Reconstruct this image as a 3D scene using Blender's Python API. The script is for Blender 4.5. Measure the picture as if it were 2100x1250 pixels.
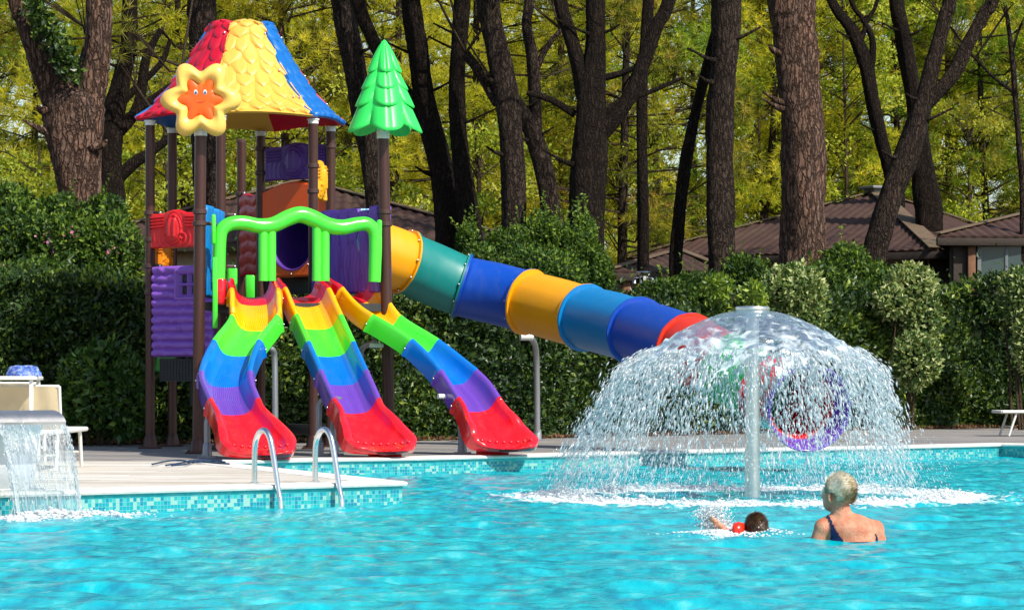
import bpy, math, random
import numpy as np
from math import sin, cos, pi, radians, sqrt
from mathutils import Vector
S = bpy.context.scene
for _o in list(bpy.data.objects): bpy.data.objects.remove(_o)
COL = S.collection
R = random.Random(7); NR = np.random.default_rng(7)
# ------------------------------------------------------------ camera, world, sun, exposure
F = 6200.0; HZ = 780.0; CH = 1.0                     # focal length in photo pixels, horizon row, eye height
cam = bpy.data.objects.new('camera', bpy.data.cameras.new('camera')); COL.objects.link(cam)
cam.location = (0, 0, CH); cam.rotation_euler = (radians(90), 0, 0)
cam.data.sensor_width = 36; cam.data.lens = F/2100*36
cam.data.shift_y = (HZ-625)/2100; cam.data.clip_start = .1; cam.data.clip_end = 2000
S.camera = cam
SUN = Vector((0.62, -0.62, 0.86)).normalized()
w = bpy.data.worlds.new('World'); S.world = w; w.use_nodes = True
nt = w.node_tree; nt.nodes.clear()
sk = nt.nodes.new('ShaderNodeTexSky'); sk.sky_type = 'NISHITA'; sk.sun_disc = False
sk.sun_elevation = math.asin(SUN.z); sk.sun_rotation = math.atan2(SUN.x, SUN.y)
bgn = nt.nodes.new('ShaderNodeBackground'); bgn.inputs[1].default_value = .14
wo = nt.nodes.new('ShaderNodeOutputWorld')
nt.links.new(sk.outputs[0], bgn.inputs[0]); nt.links.new(bgn.outputs[0], wo.inputs[0])
sl = bpy.data.lights.new('sun', 'SUN'); sl.energy = 5.0; sl.angle = radians(.55); sl.color = (1, .93, .82)
so = bpy.data.objects.new('sun', sl); COL.objects.link(so)
so.rotation_euler = SUN.to_track_quat('Z', 'Y').to_euler(); so.location = (20, -20, 30)
S.view_settings.view_transform = 'Standard'; S.view_settings.look = 'None'
S.view_settings.exposure = 0.3; S.view_settings.gamma = 1
S.cycles.max_bounces = 8; S.cycles.transparent_max_bounces = 14; S.cycles.caustics_reflective = False; S.cycles.caustics_refractive = False

# ------------------------------------------------------------ helpers
def at(px, py, Y): return np.array(((px-1050)*Y/F, Y, CH+(HZ-py)*Y/F))
def tag(o, label=None, cat=None, group=None, kind=None):
    for k, v in (('label', label), ('category', cat), ('group', group), ('kind', kind)):
        if v: o[k] = v
    return o
class MB:
    def __init__(s): s.v = []; s.f = []; s.n = 0; s.mi = []; s.t = []
    def add(s, v, f, m=0, t=.5):
        v = np.asarray(v, float).reshape(-1, 3); s.v.append(v)
        f = np.asarray(f, int); s.f.append(f+s.n); s.mi.append(np.full(len(f), m)); s.n += len(v)
        s.t.append(np.full(len(v), t) if np.isscalar(t) else np.asarray(t))
    def poly(s, v, m=0):                             # one n-gon
        s.add(v, [list(range(len(v)))], m)
    def grid(s, P, m=0, cu=False, cv=False, t=.5):   # P [n,k,3]
        n, k = P.shape[:2]; I = np.arange(n*k).reshape(n, k)
        A = I; 
        if cu: A = np.vstack([A, A[:1]])
        if cv: A = np.hstack([A, A[:, :1]])
        q = np.stack([A[:-1, :-1], A[1:, :-1], A[1:, 1:], A[:-1, 1:]], -1).reshape(-1, 4)
        s.add(P.reshape(-1, 3), q, m, t)
    def loft(s, P, m=0, caps=True):                  # closed rings [n,k,3]
        s.grid(P, m, cv=True)
        if caps:
            for ring in (P[0][::-1], P[-1]):
                c = ring.mean(0); k = len(ring)
                s.add(np.vstack([ring, c]), [[i, (i+1) % k, k, k] for i in range(k)] if 0 else np.array([[i, (i+1) % k, k] for i in range(k)]), m)
    def box(s, c, sz, rz=0, m=0, bev=0.0, ax=None):
        c = np.asarray(c, float); h = np.asarray(sz, float)/2
        if ax is None: ax = np.array([[cos(rz), sin(rz), 0], [-sin(rz), cos(rz), 0], [0, 0, 1]])
        b = min(bev, h.min()*.9)
        if b <= 0:
            k = [(x, y, z) for x in (-1, 1) for y in (-1, 1) for z in (-1, 1)]
            v = np.array([[x*h[0], y*h[1], z*h[2]] for x, y, z in k]) @ ax + c
            s.add(v, [[0, 1, 3, 2], [4, 6, 7, 5], [0, 4, 5, 1], [2, 3, 7, 6], [0, 2, 6, 4], [1, 5, 7, 3]], m); return
        rings = []
        for z, ins in ((-h[2], b), (-h[2]+b*.3, b*.3), (-h[2]+b, 0), (h[2]-b, 0), (h[2]-b*.3, b*.3), (h[2], b)):
            x, y = h[0]-ins, h[1]-ins
            rr = []
            for sx, sy in ((1, 1), (-1, 1), (-1, -1), (1, -1)):
                bx, by = min(b, x*.9), min(b, y*.9)
                pts = [(sx*x, sy*(y-by)), (sx*(x-bx*.3), sy*(y-by*.3)), (sx*(x-bx), sy*y)]
                if sx*sy < 0: pts = pts[::-1]
                rr += pts
            rings.append([[p[0], p[1], z] for p in rr])
        s.loft(np.array(rings) @ ax + c, m)
    def tube(s, pts, r, k=12, m=0, caps=True, squash=None):
        pts = np.asarray(pts, float); n = len(pts); r = np.full(n, r) if np.isscalar(r) else np.asarray(r, float)
        T = np.gradient(pts, axis=0); T /= np.linalg.norm(T, axis=1)[:, None]+1e-9
        up = np.array([0, 0, 1.]) if abs(T[0][2]) < .9 else np.array([0, 1., 0])
        N = np.cross(T[0], up); N /= np.linalg.norm(N); a = np.linspace(0, 2*pi, k, endpoint=False); P = []
        for i in range(n):
            N = N-T[i]*np.dot(N, T[i]); N /= np.linalg.norm(N); B = np.cross(T[i], N)
            P.append(pts[i]+r[i]*(np.cos(a)[:, None]*N+np.sin(a)[:, None]*B))
        P = np.array(P); s.loft(P, m, caps); return P
    def ball(s, c, r, k=12, m=0, rz=0):
        r = np.asarray(r if hasattr(r, '__len__') else (r, r, r), float)
        th = np.linspace(.02, pi-.02, k//2+1)[:, None]; ph = np.linspace(0, 2*pi, k, endpoint=False)[None]
        P = np.stack([np.sin(th)*np.cos(ph)*r[0], np.sin(th)*np.sin(ph)*r[1], np.cos(th)*r[2]+0*ph], -1)
        if rz: P = P @ np.array([[cos(rz), sin(rz), 0], [-sin(rz), cos(rz), 0], [0, 0, 1]])
        s.loft(P[::-1]+np.asarray(c, float), m)
    def lathe(s, c, prof, k=24, m=0):
        a = np.linspace(0, 2*pi, k, endpoint=False)
        P = np.array([[[r*cos(x), r*sin(x), z] for x in a] for r, z in prof])+np.asarray(c, float)
        s.loft(P, m)
    def build(s, name, mat, parent=None, smooth=True, loc=None, tint=False, ang=None):
        me = bpy.data.meshes.new(name)
        V = np.vstack(s.v) if s.v else np.zeros((0, 3))
        if parent is not None: o0 = np.array(parent['_o'][:])
        elif loc is not None: o0 = np.array(loc, float)
        else: o0 = np.array(((V[:, 0].min()+V[:, 0].max())/2, (V[:, 1].min()+V[:, 1].max())/2, V[:, 2].min()))
        V = V-o0
        me.vertices.add(len(V)); me.vertices.foreach_set('co', V.astype(np.float32).ravel())
        lt = np.concatenate([np.full(len(f), f.shape[1]) for f in s.f]); li = np.concatenate([f.ravel() for f in s.f])
        me.loops.add(len(li)); me.loops.foreach_set('vertex_index', li.astype(np.int32))
        me.polygons.add(len(lt)); ls = np.concatenate([[0], np.cumsum(lt)[:-1]])
        me.polygons.foreach_set('loop_start', ls.astype(np.int32)); me.polygons.foreach_set('loop_total', lt.astype(np.int32))
        mats = mat if isinstance(mat, (list, tuple)) else [mat]
        for mm in mats: me.materials.append(mm)
        me.polygons.foreach_set('material_index', np.concatenate(s.mi).astype(np.int32))
        me.polygons.foreach_set('use_smooth', np.full(len(lt), bool(smooth)))
        if tint:
            a = me.attributes.new('tint', 'FLOAT', 'POINT'); a.data.foreach_set('value', np.concatenate(s.t).astype(np.float32))
        me.update(calc_edges=True); me.validate()
        if smooth and ang: me.set_sharp_from_angle(angle=radians(ang))
        o = bpy.data.objects.new(name, me); COL.objects.link(o)
        if parent is None: o.location = o0
        else: o.parent = parent
        o['_o'] = list(o0.astype(float)) if parent is None else list(parent['_o'][:])
        return o
def empty(name, loc, label, cat, group=None):
    o = bpy.data.objects.new(name, None); COL.objects.link(o); o.location = loc; o.empty_display_size = .2
    o['_o'] = [float(x) for x in loc]; return tag(o, label, cat, group)
def crom(P, per):                                    # Catmull-Rom through rows of P
    P = np.asarray(P, float); Q = np.vstack([2*P[0]-P[1], P, 2*P[-1]-P[-2]]); out = []
    for i in range(len(P)-1):
        p0, p1, p2, p3 = Q[i:i+4]
        for t in np.linspace(0, 1, per, endpoint=False):
            out.append(.5*(2*p1+(p2-p0)*t+(2*p0-5*p1+4*p2-p3)*t*t+(3*p1-p0-3*p2+p3)*t**3))
    out.append(P[-1]); return np.array(out)
def inpoly(x, y, poly):
    c = np.zeros(np.shape(x), bool); n = len(poly)
    for i in range(n):
        x1, y1 = poly[i]; x2, y2 = poly[(i+1) % n]
        with np.errstate(all='ignore'):
            c ^= ((y1 > y) != (y2 > y)) & (x < (x2-x1)*(y-y1)/((y2-y1) if y2 != y1 else 1e-9)+x1)
    return c
# ------------------------------------------------------------ materials
class N:
    def __init__(s, name):
        s.m = bpy.data.materials.new(name); s.m.use_nodes = True; s.t = s.m.node_tree; s.t.nodes.clear()
        s.out = s('ShaderNodeOutputMaterial')
    def __call__(s, typ, ins=None, **kw):
        n = s.t.nodes.new(typ)
        for k, v in kw.items(): setattr(n, k, v)
        for k, v in (ins or {}).items():
            if isinstance(v, bpy.types.NodeSocket): s.t.links.new(v, n.inputs[k])
            else: n.inputs[k].default_value = v
        return n
    def link(s, a, b): s.t.links.new(a, b)
    def co(s, sc=(1, 1, 1), obj=False, rot=(0, 0, 0)):
        c = s('ShaderNodeTexCoord').outputs['Object'] if obj else s('ShaderNodeNewGeometry').outputs['Position']
        return s('ShaderNodeMapping', {0: c, 'Scale': sc, 'Rotation': rot}).outputs[0]
    def noise(s, v, sc, det=4, rough=.55): return s('ShaderNodeTexNoise', {'Vector': v, 'Scale': sc, 'Detail': det, 'Roughness': rough})
    def ramp(s, f, stops, interp='LINEAR'):
        r = s('ShaderNodeValToRGB', {0: f}); e = r.color_ramp; e.interpolation = interp
        while len(e.elements) < len(stops): e.elements.new(.5)
        for i, (p, c) in enumerate(stops):
            e.elements[i].position = p; e.elements[i].color = (*c, 1) if len(c) == 3 else c
        return r.outputs[0]
    def mix(s, f, a, b, mode='MIX'):
        n = s('ShaderNodeMix', data_type='RGBA', blend_type=mode)
        for i, v in ((0, f), (6, a), (7, b)):
            if isinstance(v, bpy.types.NodeSocket): s.link(v, n.inputs[i])
            else: n.inputs[i].default_value = v if i == 0 or len(v) == 4 else (*v, 1)
        return n.outputs[2]
    def math(s, op, a, b=0, c=0):
        n = s('ShaderNodeMath', operation=op)
        for i, v in enumerate((a, b, c)):
            if isinstance(v, bpy.types.NodeSocket): s.link(v, n.inputs[i])
            else: n.inputs[i].default_value = v
        return n.outputs[0]
    def bump(s, h, st, d=.01, nrm=None):
        i = {'Height': h, 'Strength': st, 'Distance': d}
        if nrm: i['Normal'] = nrm
        return s('ShaderNodeBump', i).outputs[0]
    def fin(s, col, rough=.5, nrm=None, metal=0, spec=.5, **kw):
        i = {'Base Color': col if isinstance(col, bpy.types.NodeSocket) else (*col, 1), 'Roughness': rough, 'Metallic': metal, 'Specular IOR Level': spec}
        if nrm: i['Normal'] = nrm
        i.update(kw); b = s('ShaderNodeBsdfPrincipled', i); s.link(b.outputs[0], s.out.inputs[0]); return s.m
def plastic(name, c, rough=.33, dirt=.4, coat=.0, var=.12):
    n = N(name); g = n.noise(n.co(), 2.2, 6, .6).outputs[0]; g2 = n.noise(n.co((1, 1, .25)), 9, 5, .7).outputs[0]
    d = n.ramp(g2, [(.5, (0, 0, 0)), (.75, (1, 1, 1))])
    c2 = tuple(x*(1-var) for x in c); c3 = tuple(min(1, x*.8+.05) for x in c)
    col = n.mix(n.math('MULTIPLY', d, dirt), n.mix(g, c, c2), c3)
    r = n.math('ADD', n.math('MULTIPLY', g2, .18), rough-.08)
    return n.fin(col, r, n.bump(n.noise(n.co(), 60, 3).outputs[0], .12, .002), spec=.5, **({'Coat Weight': coat, 'Coat Roughness': .12} if coat else {}))
def metal(name, c=(.6, .6, .6), rough=.25, spot=.2, mtl=1):
    n = N(name); g = n.noise(n.co((1, 1, .3)), 14, 5, .65).outputs[0]
    return n.fin(n.mix(n.math('MULTIPLY', g, spot*2), c, tuple(x*.55 for x in c)), n.math('ADD', n.math('MULTIPLY', g, .25), rough-.08), metal=mtl)
def leafmat(name, stops, trans=.35, rough=.5, spec=.3, patch=None, psc=.35):
    n = N(name); t = n('ShaderNodeAttribute', attribute_name='tint').outputs['Fac']
    c = n.ramp(t, stops)
    if patch:
        g = n.ramp(n.noise(n.co(), psc, 3).outputs[0], [(.42, (0, 0, 0)), (.6, (1, 1, 1))]); c = n.mix(n.math('MULTIPLY', g, .7), c, patch)
    p = n('ShaderNodeBsdfPrincipled', {'Base Color': c, 'Roughness': rough, 'Specular IOR Level': spec})
    tr = n('ShaderNodeBsdfTranslucent', {0: n.mix(1.0, c, (1.0, 1.0, .45), 'MULTIPLY')})
    x = n('ShaderNodeMixShader', {0: trans, 1: p.outputs[0], 2: tr.outputs[0]}); n.link(x.outputs[0], n.out.inputs[0]); return n.m
RED = plastic('red_plastic', (.78, .008, .018), .22, .4, coat=.35); YEL = plastic('yellow_plastic', (.93, .44, .0), .22, .4, coat=.35); GRN = plastic('green_plastic', (.07, .74, .04), .22, .4, coat=.35)
BLU = plastic('blue_plastic', (.0, .16, .6), .22, .4, coat=.35); PUR = plastic('purple_plastic', (.15, .055, .43), .22, .4, coat=.35); PURD = plastic('violet_panel_plastic', (.10, .035, .32), .42)
RYEL = plastic('roof_yellow_plastic', (.78, .42, .06), .42); RRED = plastic('roof_red_plastic', (.62, .004, .03), .4); RBLU = plastic('roof_blue_plastic', (.0, .13, .46), .4)
STY = plastic('star_yellow_plastic', (.95, .58, .12), .35); ORG = plastic('orange_plastic', (.98, .12, .005), .4); TGR = plastic('topper_green_plastic', (.035, .7, .11), .36)
TEAL = plastic('teal_plastic', (.0, .2, .18), .4, .4); DBL = plastic('deep_blue_plastic', (.0, .06, .42), .4, .35); LBL = plastic('light_blue_plastic', (.0, .2, .5), .38, .35); TYEL = plastic('tube_yellow_plastic', (.85, .36, .0), .4, .4)
GTUBE = plastic('tube_green_plastic', (.0, .35, .05), .4); PANRED = plastic('panel_red_plastic', (.8, .015, .02), .4); PANYEL = plastic('panel_yellow_plastic', (.85, .38, .0), .4)
BRN = metal('brown_painted_steel', (.075, .03, .024), .34, .2, .35); CLAMP = plastic('clamp_brown_plastic', (.06, .025, .02), .5)
BLK = plastic('black_deck_plastic', (.018, .02, .024), .55); WHT = plastic('white_plastic', (.75, .75, .72), .35); GALV = metal('galvanised_steel', (.36, .38, .4), .45, .35, .7)
STEEL = metal('polished_steel', (.8, .8, .8), .14, .1); BRUSH = metal('brushed_steel', (.72, .71, .68), .3, .12); BOLT = metal('bolt_steel', (.8, .8, .8), .25)
FABR = None
def fabric(name, c, sc=300):
    n = N(name); g = n.noise(n.co((1, 1, 1)), 6, 5).outputs[0]
    return n.fin(n.mix(g, c, tuple(x*.7 for x in c)), .85, n.bump(n.noise(n.co(), sc, 2).outputs[0], .3, .003), spec=.2)
BEIGE = fabric('beige_fabric', (.62, .52, .34))

def m_planks(name, cs, wd=.14, rot=0):
    n = N(name); v = n.co(rot=(0, 0, rot)); sp = n('ShaderNodeSeparateXYZ', {0: v})
    y = n.math('DIVIDE', sp.outputs[1], wd); iy = n.math('FLOOR', y); fr = n.math('FRACT', y)
    cell = n('ShaderNodeCombineXYZ', {0: n.math('FLOOR', n.math('ADD', n.math('DIVIDE', sp.outputs[0], 2.4), n.math('MULTIPLY', iy, .37))), 1: iy})
    wn = n('ShaderNodeTexWhiteNoise', {'Vector': cell.outputs[0]}, noise_dimensions='3D').outputs['Value']
    gr = n.noise(n('ShaderNodeMapping', {0: v, 'Scale': (.55, 5, 1)}).outputs[0], 2.0, 7, .72).outputs[0]
    c = n.ramp(wn, [(0, cs[0]), (.5, cs[1]), (1, cs[2])])
    c = n.mix(n.ramp(gr, [(.5, (0, 0, 0)), (.66, (.85,)*3)]), c, cs[3])
    gap = n.math('LESS_THAN', n.math('ABSOLUTE', n.math('SUBTRACT', fr, .5)), .46)
    c = n.mix(gap, (.04, .03, .02), c)
    return n.fin(c, .75, n.bump(n.math('MULTIPLY', gap, n.math('ADD', .8, n.math('MULTIPLY', gr, .3))), .6, .01), spec=.3)
DECK_F = m_planks('shaded_deck_boards', ((.19, .185, .185), (.26, .25, .24), (.36, .33, .29), (.10, .09, .085)), .15, .25)  # darker tone: the shade lying over the far deck is put into its colour
DECK_N = m_planks('sunlit_deck_boards', ((.5, .45, .37), (.64, .6, .53), (.75, .73, .68), (.30, .2, .11)), .15, -.0)  # faded boards, paler still with the full sun put into the colour
def m_cope(name, c, c2):
    n = N(name); g = n.noise(n.co(), 7, 6, .7).outputs[0]
    return n.fin(n.mix(n.ramp(g, [(.4, (0, 0, 0)), (.62, (1, 1, 1))]), c, c2), .6, n.bump(n.noise(n.co(), 90, 4).outputs[0], .4, .004))
COPE = m_cope('pale_stone_coping', (.78, .76, .71), (.66, .62, .55)); BAND = m_cope('turquoise_render', (.0, .4, .42), (.12, .5, .5))
def m_mosaic():
    n = N('pool_mosaic'); uv = n('ShaderNodeUVMap').outputs[0]; k = n('ShaderNodeVectorMath', {0: uv, 1: (1/.031,)*3}, operation='MULTIPLY').outputs[0]
    fl = n('ShaderNodeVectorMath', {0: k}, operation='FLOOR').outputs[0]; fr = n('ShaderNodeVectorMath', {0: k}, operation='FRACTION').outputs[0]
    wv = n('ShaderNodeTexWhiteNoise', {'Vector': fl}, noise_dimensions='3D').outputs['Value']
    c = n.ramp(wv, [(0, (.0, .29, .34)), (.26, (.0, .21, .30)), (.45, (.01, .34, .36)), (.62, (.05, .38, .38)), (.8, (.24, .46, .40))], 'CONSTANT')
    s = n('ShaderNodeSeparateXYZ', {0: fr}); a = n.math('GREATER_THAN', s.outputs[0], .07); b = n.math('GREATER_THAN', s.outputs[1], .07)
    g = n.math('MULTIPLY', a, b)
    return n.fin(n.mix(g, (.22, .42, .42), c), .25, n.bump(g, .3, .003))
MOSAIC = m_mosaic()
def m_ground():
    n = N('forest_earth'); g = n.noise(n.co(), 1.2, 8, .65).outputs[0]
    return n.fin(n.ramp(g, [(.35, (.07, .05, .03)), (.5, (.12, .08, .045)), (.62, (.05, .07, .02)), (.75, (.15, .11, .06))]), .95, n.bump(n.noise(n.co(), 12, 6).outputs[0], .8, .05))
GROUND = m_ground()
def m_water():
    n = N('pool_water'); p = n.co(); fa = n('ShaderNodeAttribute', attribute_name='tint').outputs['Fac']
    g = n.noise(n('ShaderNodeMapping', {0: p, 'Scale': (1, .4, 1)}).outputs[0], 7.5, 3, .5).outputs[0]
    big = n.noise(p, .3, 2).outputs[0]
    c = n.ramp(g, [(.33, (.0, .23, .32)), (.46, (.0, .38, .45)), (.58, (.0, .47, .52)), (.76, (.11, .62, .65))])  # pale and dark patches: caustic light and ripple shade put into the colour
    c = n.mix(n.math('MULTIPLY', big, .3), c, (.0, .3, .42))
    nb = n.bump(n.noise(n('ShaderNodeMapping', {0: p, 'Scale': (1, .6, 1)}).outputs[0], 22, 5, .65).outputs[0], .5, .02)
    d = n('ShaderNodeBsdfDiffuse', {0: c, 'Normal': nb}); gl = n('ShaderNodeBsdfGlossy', {0: (1, 1, 1, 1), 1: .06, 'Normal': nb})
    fr = n('ShaderNodeFresnel', {0: 1.33, 'Normal': nb}).outputs[0]
    x = n('ShaderNodeMixShader', {0: n.math('MINIMUM', n.math('MULTIPLY', fr, .8), .5), 1: d.outputs[0], 2: gl.outputs[0]})
    fn_ = n.noise(n('ShaderNodeMapping', {0: p, 'Scale': (1, .55, 1)}).outputs[0], 13, 7, .7).outputs[0]
    fm = n.ramp(n.math('ADD', n.math('MULTIPLY', fa, .62), fn_), [(.74, (0, 0, 0)), (.92, (1, 1, 1))])
    fd = n('ShaderNodeBsdfDiffuse', {0: (.9, .96, .97, 1), 'Normal': n.bump(fn_, .5, .02)})
    y = n('ShaderNodeMixShader', {0: fm, 1: x.outputs[0], 2: fd.outputs[0]})
    n.link(y.outputs[0], n.out.inputs[0]); return n.m
WATER = m_water()
def m_bark(name, a, b, c, sc=1.0):
    n = N(name); wv = n.noise(n.co((1, 1, .6), obj=True), 2.2*sc, 5, .65).outputs['Color']
    pw = n('ShaderNodeVectorMath', {0: n.co((1, 1, .17), obj=True), 1: n('ShaderNodeVectorMath', {0: wv, 1: (.34, .34, .12)}, operation='MULTIPLY').outputs[0]}, operation='ADD').outputs[0]
    vo = n('ShaderNodeTexVoronoi', {'Vector': pw, 'Scale': 19*sc}, feature='DISTANCE_TO_EDGE').outputs[0]
    vc = n('ShaderNodeTexVoronoi', {'Vector': pw, 'Scale': 19*sc}).outputs['Color']
    g = n.noise(n.co((1, 1, .3), obj=True), 34*sc, 7, .75).outputs[0]; lg = n.noise(n.co((1, 1, .5), obj=True), 2.0, 5, .65).outputs[0]
    cr = n.math('MULTIPLY', n.ramp(vo, [(.01, (0, 0, 0)), (.17, (1, 1, 1))]), n.ramp(g, [(.34, (.1,)*3), (.5, (1, 1, 1))]))
    pc = n.mix(n.math('MULTIPLY', n.math('ADD', n('ShaderNodeSeparateColor', {0: vc}).outputs[0], lg), .55), a, b)
    pc = n.mix(n.ramp(lg, [(.45, (0, 0, 0)), (.7, (.8,)*3)]), pc, tuple(x*.5 for x in b)); pc = n.mix(n.math('MULTIPLY', g, .7), pc, tuple(x*.45 for x in b)); col = n.mix(cr, c, pc)
    h = n.math('ADD', n.math('MULTIPLY', cr, .7), n.math('MULTIPLY', g, .6))
    return n.fin(col, .92, n.bump(h, 1.0, .07), spec=.12)
BARK_D = m_bark('dark_pine_bark', (.055, .036, .026), (.034, .023, .017), (.012, .009, .007))
BARK_M = m_bark('grey_pine_bark', (.13, .09, .066), (.085, .062, .05), (.016, .011, .009))
BARK_R = m_bark('reddish_pine_bark', (.36, .18, .11), (.25, .17, .135), (.04, .024, .017), .75)
TWIG = m_bark('twig_bark', (.34, .26, .16), (.22, .16, .10), (.06, .04, .03), 3)
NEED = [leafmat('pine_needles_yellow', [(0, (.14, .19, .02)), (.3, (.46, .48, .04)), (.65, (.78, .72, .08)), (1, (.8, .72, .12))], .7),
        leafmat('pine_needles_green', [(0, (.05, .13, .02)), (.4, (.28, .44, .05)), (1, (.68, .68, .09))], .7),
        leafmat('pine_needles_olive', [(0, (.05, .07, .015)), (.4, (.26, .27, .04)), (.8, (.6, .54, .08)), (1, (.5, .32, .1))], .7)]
LEAF_H = leafmat('hedge_leaves', [(0, (.010, .028, .008)), (.4, (.03, .07, .014)), (.68, (.085, .15, .02)), (1, (.32, .40, .05))], .28, .4, .45)
LEAF_B = leafmat('bush_leaves', [(0, (.014, .04, .01)), (.5, (.05, .11, .016)), (1, (.22, .32, .03))], .32, .5)
LEAF_L = leafmat('laurel_leaves', [(0, (.02, .06, .015)), (.5, (.05, .12, .02)), (.8, (.13, .22, .03)), (1, (.3, .4, .05))], .25, .38, .5)
LEAF_V = leafmat('variegated_leaves', [(0, (.04, .09, .02)), (.42, (.12, .20, .05)), (.56, (.40, .46, .18)), (1, (.66, .68, .34))], .3)
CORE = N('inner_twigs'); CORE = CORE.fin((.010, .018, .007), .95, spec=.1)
PINKF = leafmat('pink_petals', [(0, (.6, .15, .3)), (1, (.8, .35, .5))], .3)

# ------------------------------------------------------------ ground, decks, pool
DZ = .18
FARE = [(-3.05, 30.75), (-2.29, 31.55), (-1.04, 32.35), (.27, 33.6), (1.4, 34.8), (2.93, 36.3), (4.9, 37.9), (6.35, 39.3)]
NEARC = (-.89, 24.56)
POOL = [NEARC]+FARE+[(9.5, 36.2), (9.5, 6), (-9, 6), (-9, 17.56)]
def sheet(outer, holes, z):
    import bmesh
    bm = bmesh.new(); ed = []
    for loop in [outer]+holes:
        vs = [bm.verts.new((x, y, z)) for x, y in loop]; ed += [bm.edges.new((vs[i], vs[(i+1) % len(vs)])) for i in range(len(vs))]
    bmesh.ops.triangle_fill(bm, use_beauty=True, edges=ed, normal=(0, 0, 1)); bmesh.ops.recalc_face_normals(bm, faces=bm.faces)
    for f in bm.faces:
        if f.normal.z < 0: f.normal_flip()
    return bm
def sheet_obj(name, bm, mat):
    me = bpy.data.meshes.new(name); bm.to_mesh(me); bm.free(); me.materials.append(mat)
    o = bpy.data.objects.new(name, me); COL.objects.link(o); return tag(o, kind='structure')
def offset_loop(loop, d):
    n = len(loop); out = []
    for i in range(n):
        p0, p1, p2 = (np.array(loop[(i+k) % n]) for k in (-1, 0, 1))
        a = (p1-p0)/np.linalg.norm(p1-p0); b = (p2-p1)/np.linalg.norm(p2-p1)
        na = np.array((-a[1], a[0])); nb = np.array((-b[1], b[0])); m = na+nb; m /= max(.25, np.dot(m, na)) if np.linalg.norm(m) > 1e-6 else 1
        out.append(tuple(p1+m*d*1.0))
    return out
# POOL runs clockwise: left normal points out of the pool
POOLO = offset_loop(POOL, .34)
sheet_obj('ground', sheet([(-400, -200), (400, -200), (400, 900), (-400, 900)], [POOL], DZ-.04), GROUND)
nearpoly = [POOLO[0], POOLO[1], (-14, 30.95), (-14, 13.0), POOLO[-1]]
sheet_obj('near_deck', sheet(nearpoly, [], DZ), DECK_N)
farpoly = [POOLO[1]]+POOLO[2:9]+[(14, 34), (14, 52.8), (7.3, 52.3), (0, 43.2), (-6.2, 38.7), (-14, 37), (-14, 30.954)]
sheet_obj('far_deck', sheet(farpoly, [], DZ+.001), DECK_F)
def strip(name, prof, mat, loop, kinds=True, uvm=False):
    # prof: (offset outward, z) pairs swept along the pool outline
    mb = MB(); n = len(loop); rows = []
    for d, z in prof:
        L = offset_loop(loop, d); rows.append([[x, y, z] for x, y in L])
    P = np.array(rows).transpose(1, 0, 2); P = np.concatenate([P, P[:1]], 0)
    mb.grid(P); o = mb.build(name, mat, smooth=False, loc=(0, 0, 0)); me = o.data
    if uvm:
        L = np.concatenate([[0], np.cumsum(np.linalg.norm(np.diff(P[:, 0, :2], axis=0), axis=1))]); k = P.shape[1]
        uv = me.uv_layers.new(name='UVMap'); vi = np.zeros(len(me.loops), np.int32); me.loops.foreach_get('vertex_index', vi)
        uvs = np.stack([L[vi//k], P.reshape(-1, 3)[vi, 2]+5], -1); uv.data.foreach_set('uv', uvs.astype(np.float32).ravel())
    return tag(o, kind='structure')
strip('pool_coping', [(.345, DZ-.03), (.345, DZ+.003), (.33, DZ+.006), (.0, DZ+.006), (-.03, DZ-.001), (-.038, DZ-.015), (-.03, DZ-.032), (0, DZ-.034)], COPE, POOL)
strip('pool_rim_band', [(0.0, DZ-.034), (0.0, DZ-.065)], BAND, POOL)
strip('pool_wall', [(0.002, DZ-.065), (0.002, -1.25)], MOSAIC, POOL, uvm=True)
# water: a real wavy surface
NRM = 460
Yr = np.exp(np.linspace(math.log(6.5), math.log(41.5), 560)); ur = np.linspace(-.30, .30, 520)
GX = ur[None]*np.maximum(Yr[:, None], 12); GY = Yr[:, None]+0*GX
def waves(x, y, seed=3, amp=1.0):
    r = np.random.default_rng(seed); z = np.zeros_like(x)
    for i in range(46):
        L = .13*(8.0**r.random()); th = r.normal(pi/2, .6); a = L*.0046*(1+.6*r.random())
        k = 2*pi/L; ph = k*(x*cos(th)+y*sin(th))+r.random()*6.28
        ph += .7*np.sin(k*.31*(x*sin(th)-y*cos(th))+r.random()*6.28)
        z += a*(np.sin(ph) if i % 2 else (.6-1.0*np.abs(np.sin(ph*.5))))
    return z*amp
GZ = waves(GX, GY)
FX, FY = at(1543, 1000, 26.05)[:2]                    # fountain axis
rr = np.hypot(GX-FX, GY-FY); GZ += .014*np.sin(rr*24+np.sin(np.arctan2(GY-FY, GX-FX)*11))*np.exp(-((rr-1.9)/.8)**2)
mw = MB(); I = np.arange(GX.size).reshape(GX.shape)
q = np.stack([I[:-1, :-1], I[:-1, 1:], I[1:, 1:], I[1:, :-1]], -1).reshape(-1, 4)
cx = GX.ravel()[q].mean(1); cy = GY.ravel()[q].mean(1)
big = offset_loop(POOL, .12); keep = inpoly(cx, cy, big)
tha = np.arctan2(GY-FY, GX-FX); FO = 1.0*np.exp(-((rr-1.72-.07*np.sin(tha*7))/.17)**2)+.5*np.exp(-((rr-1.8)/.8)**2)
_u = (GX+3.40)*.757+(GY-22.05)*.653; _v = (GX+3.40)*.653-(GY-22.05)*.757; FO += 1.1*np.exp(-(_u/.42)**2-(_v/.09)**2)+.55*np.exp(-((_u-.5)/.6)**2-(_v/.10)**2)+.4*np.exp(-(_u/.6)**2-(_v/.5)**2)
_c = at(1482, 1094, 19.75); FO += .9*np.exp(-((GX-_c[0])/.13)**2-((GY-_c[1])/.25)**2)
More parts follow.
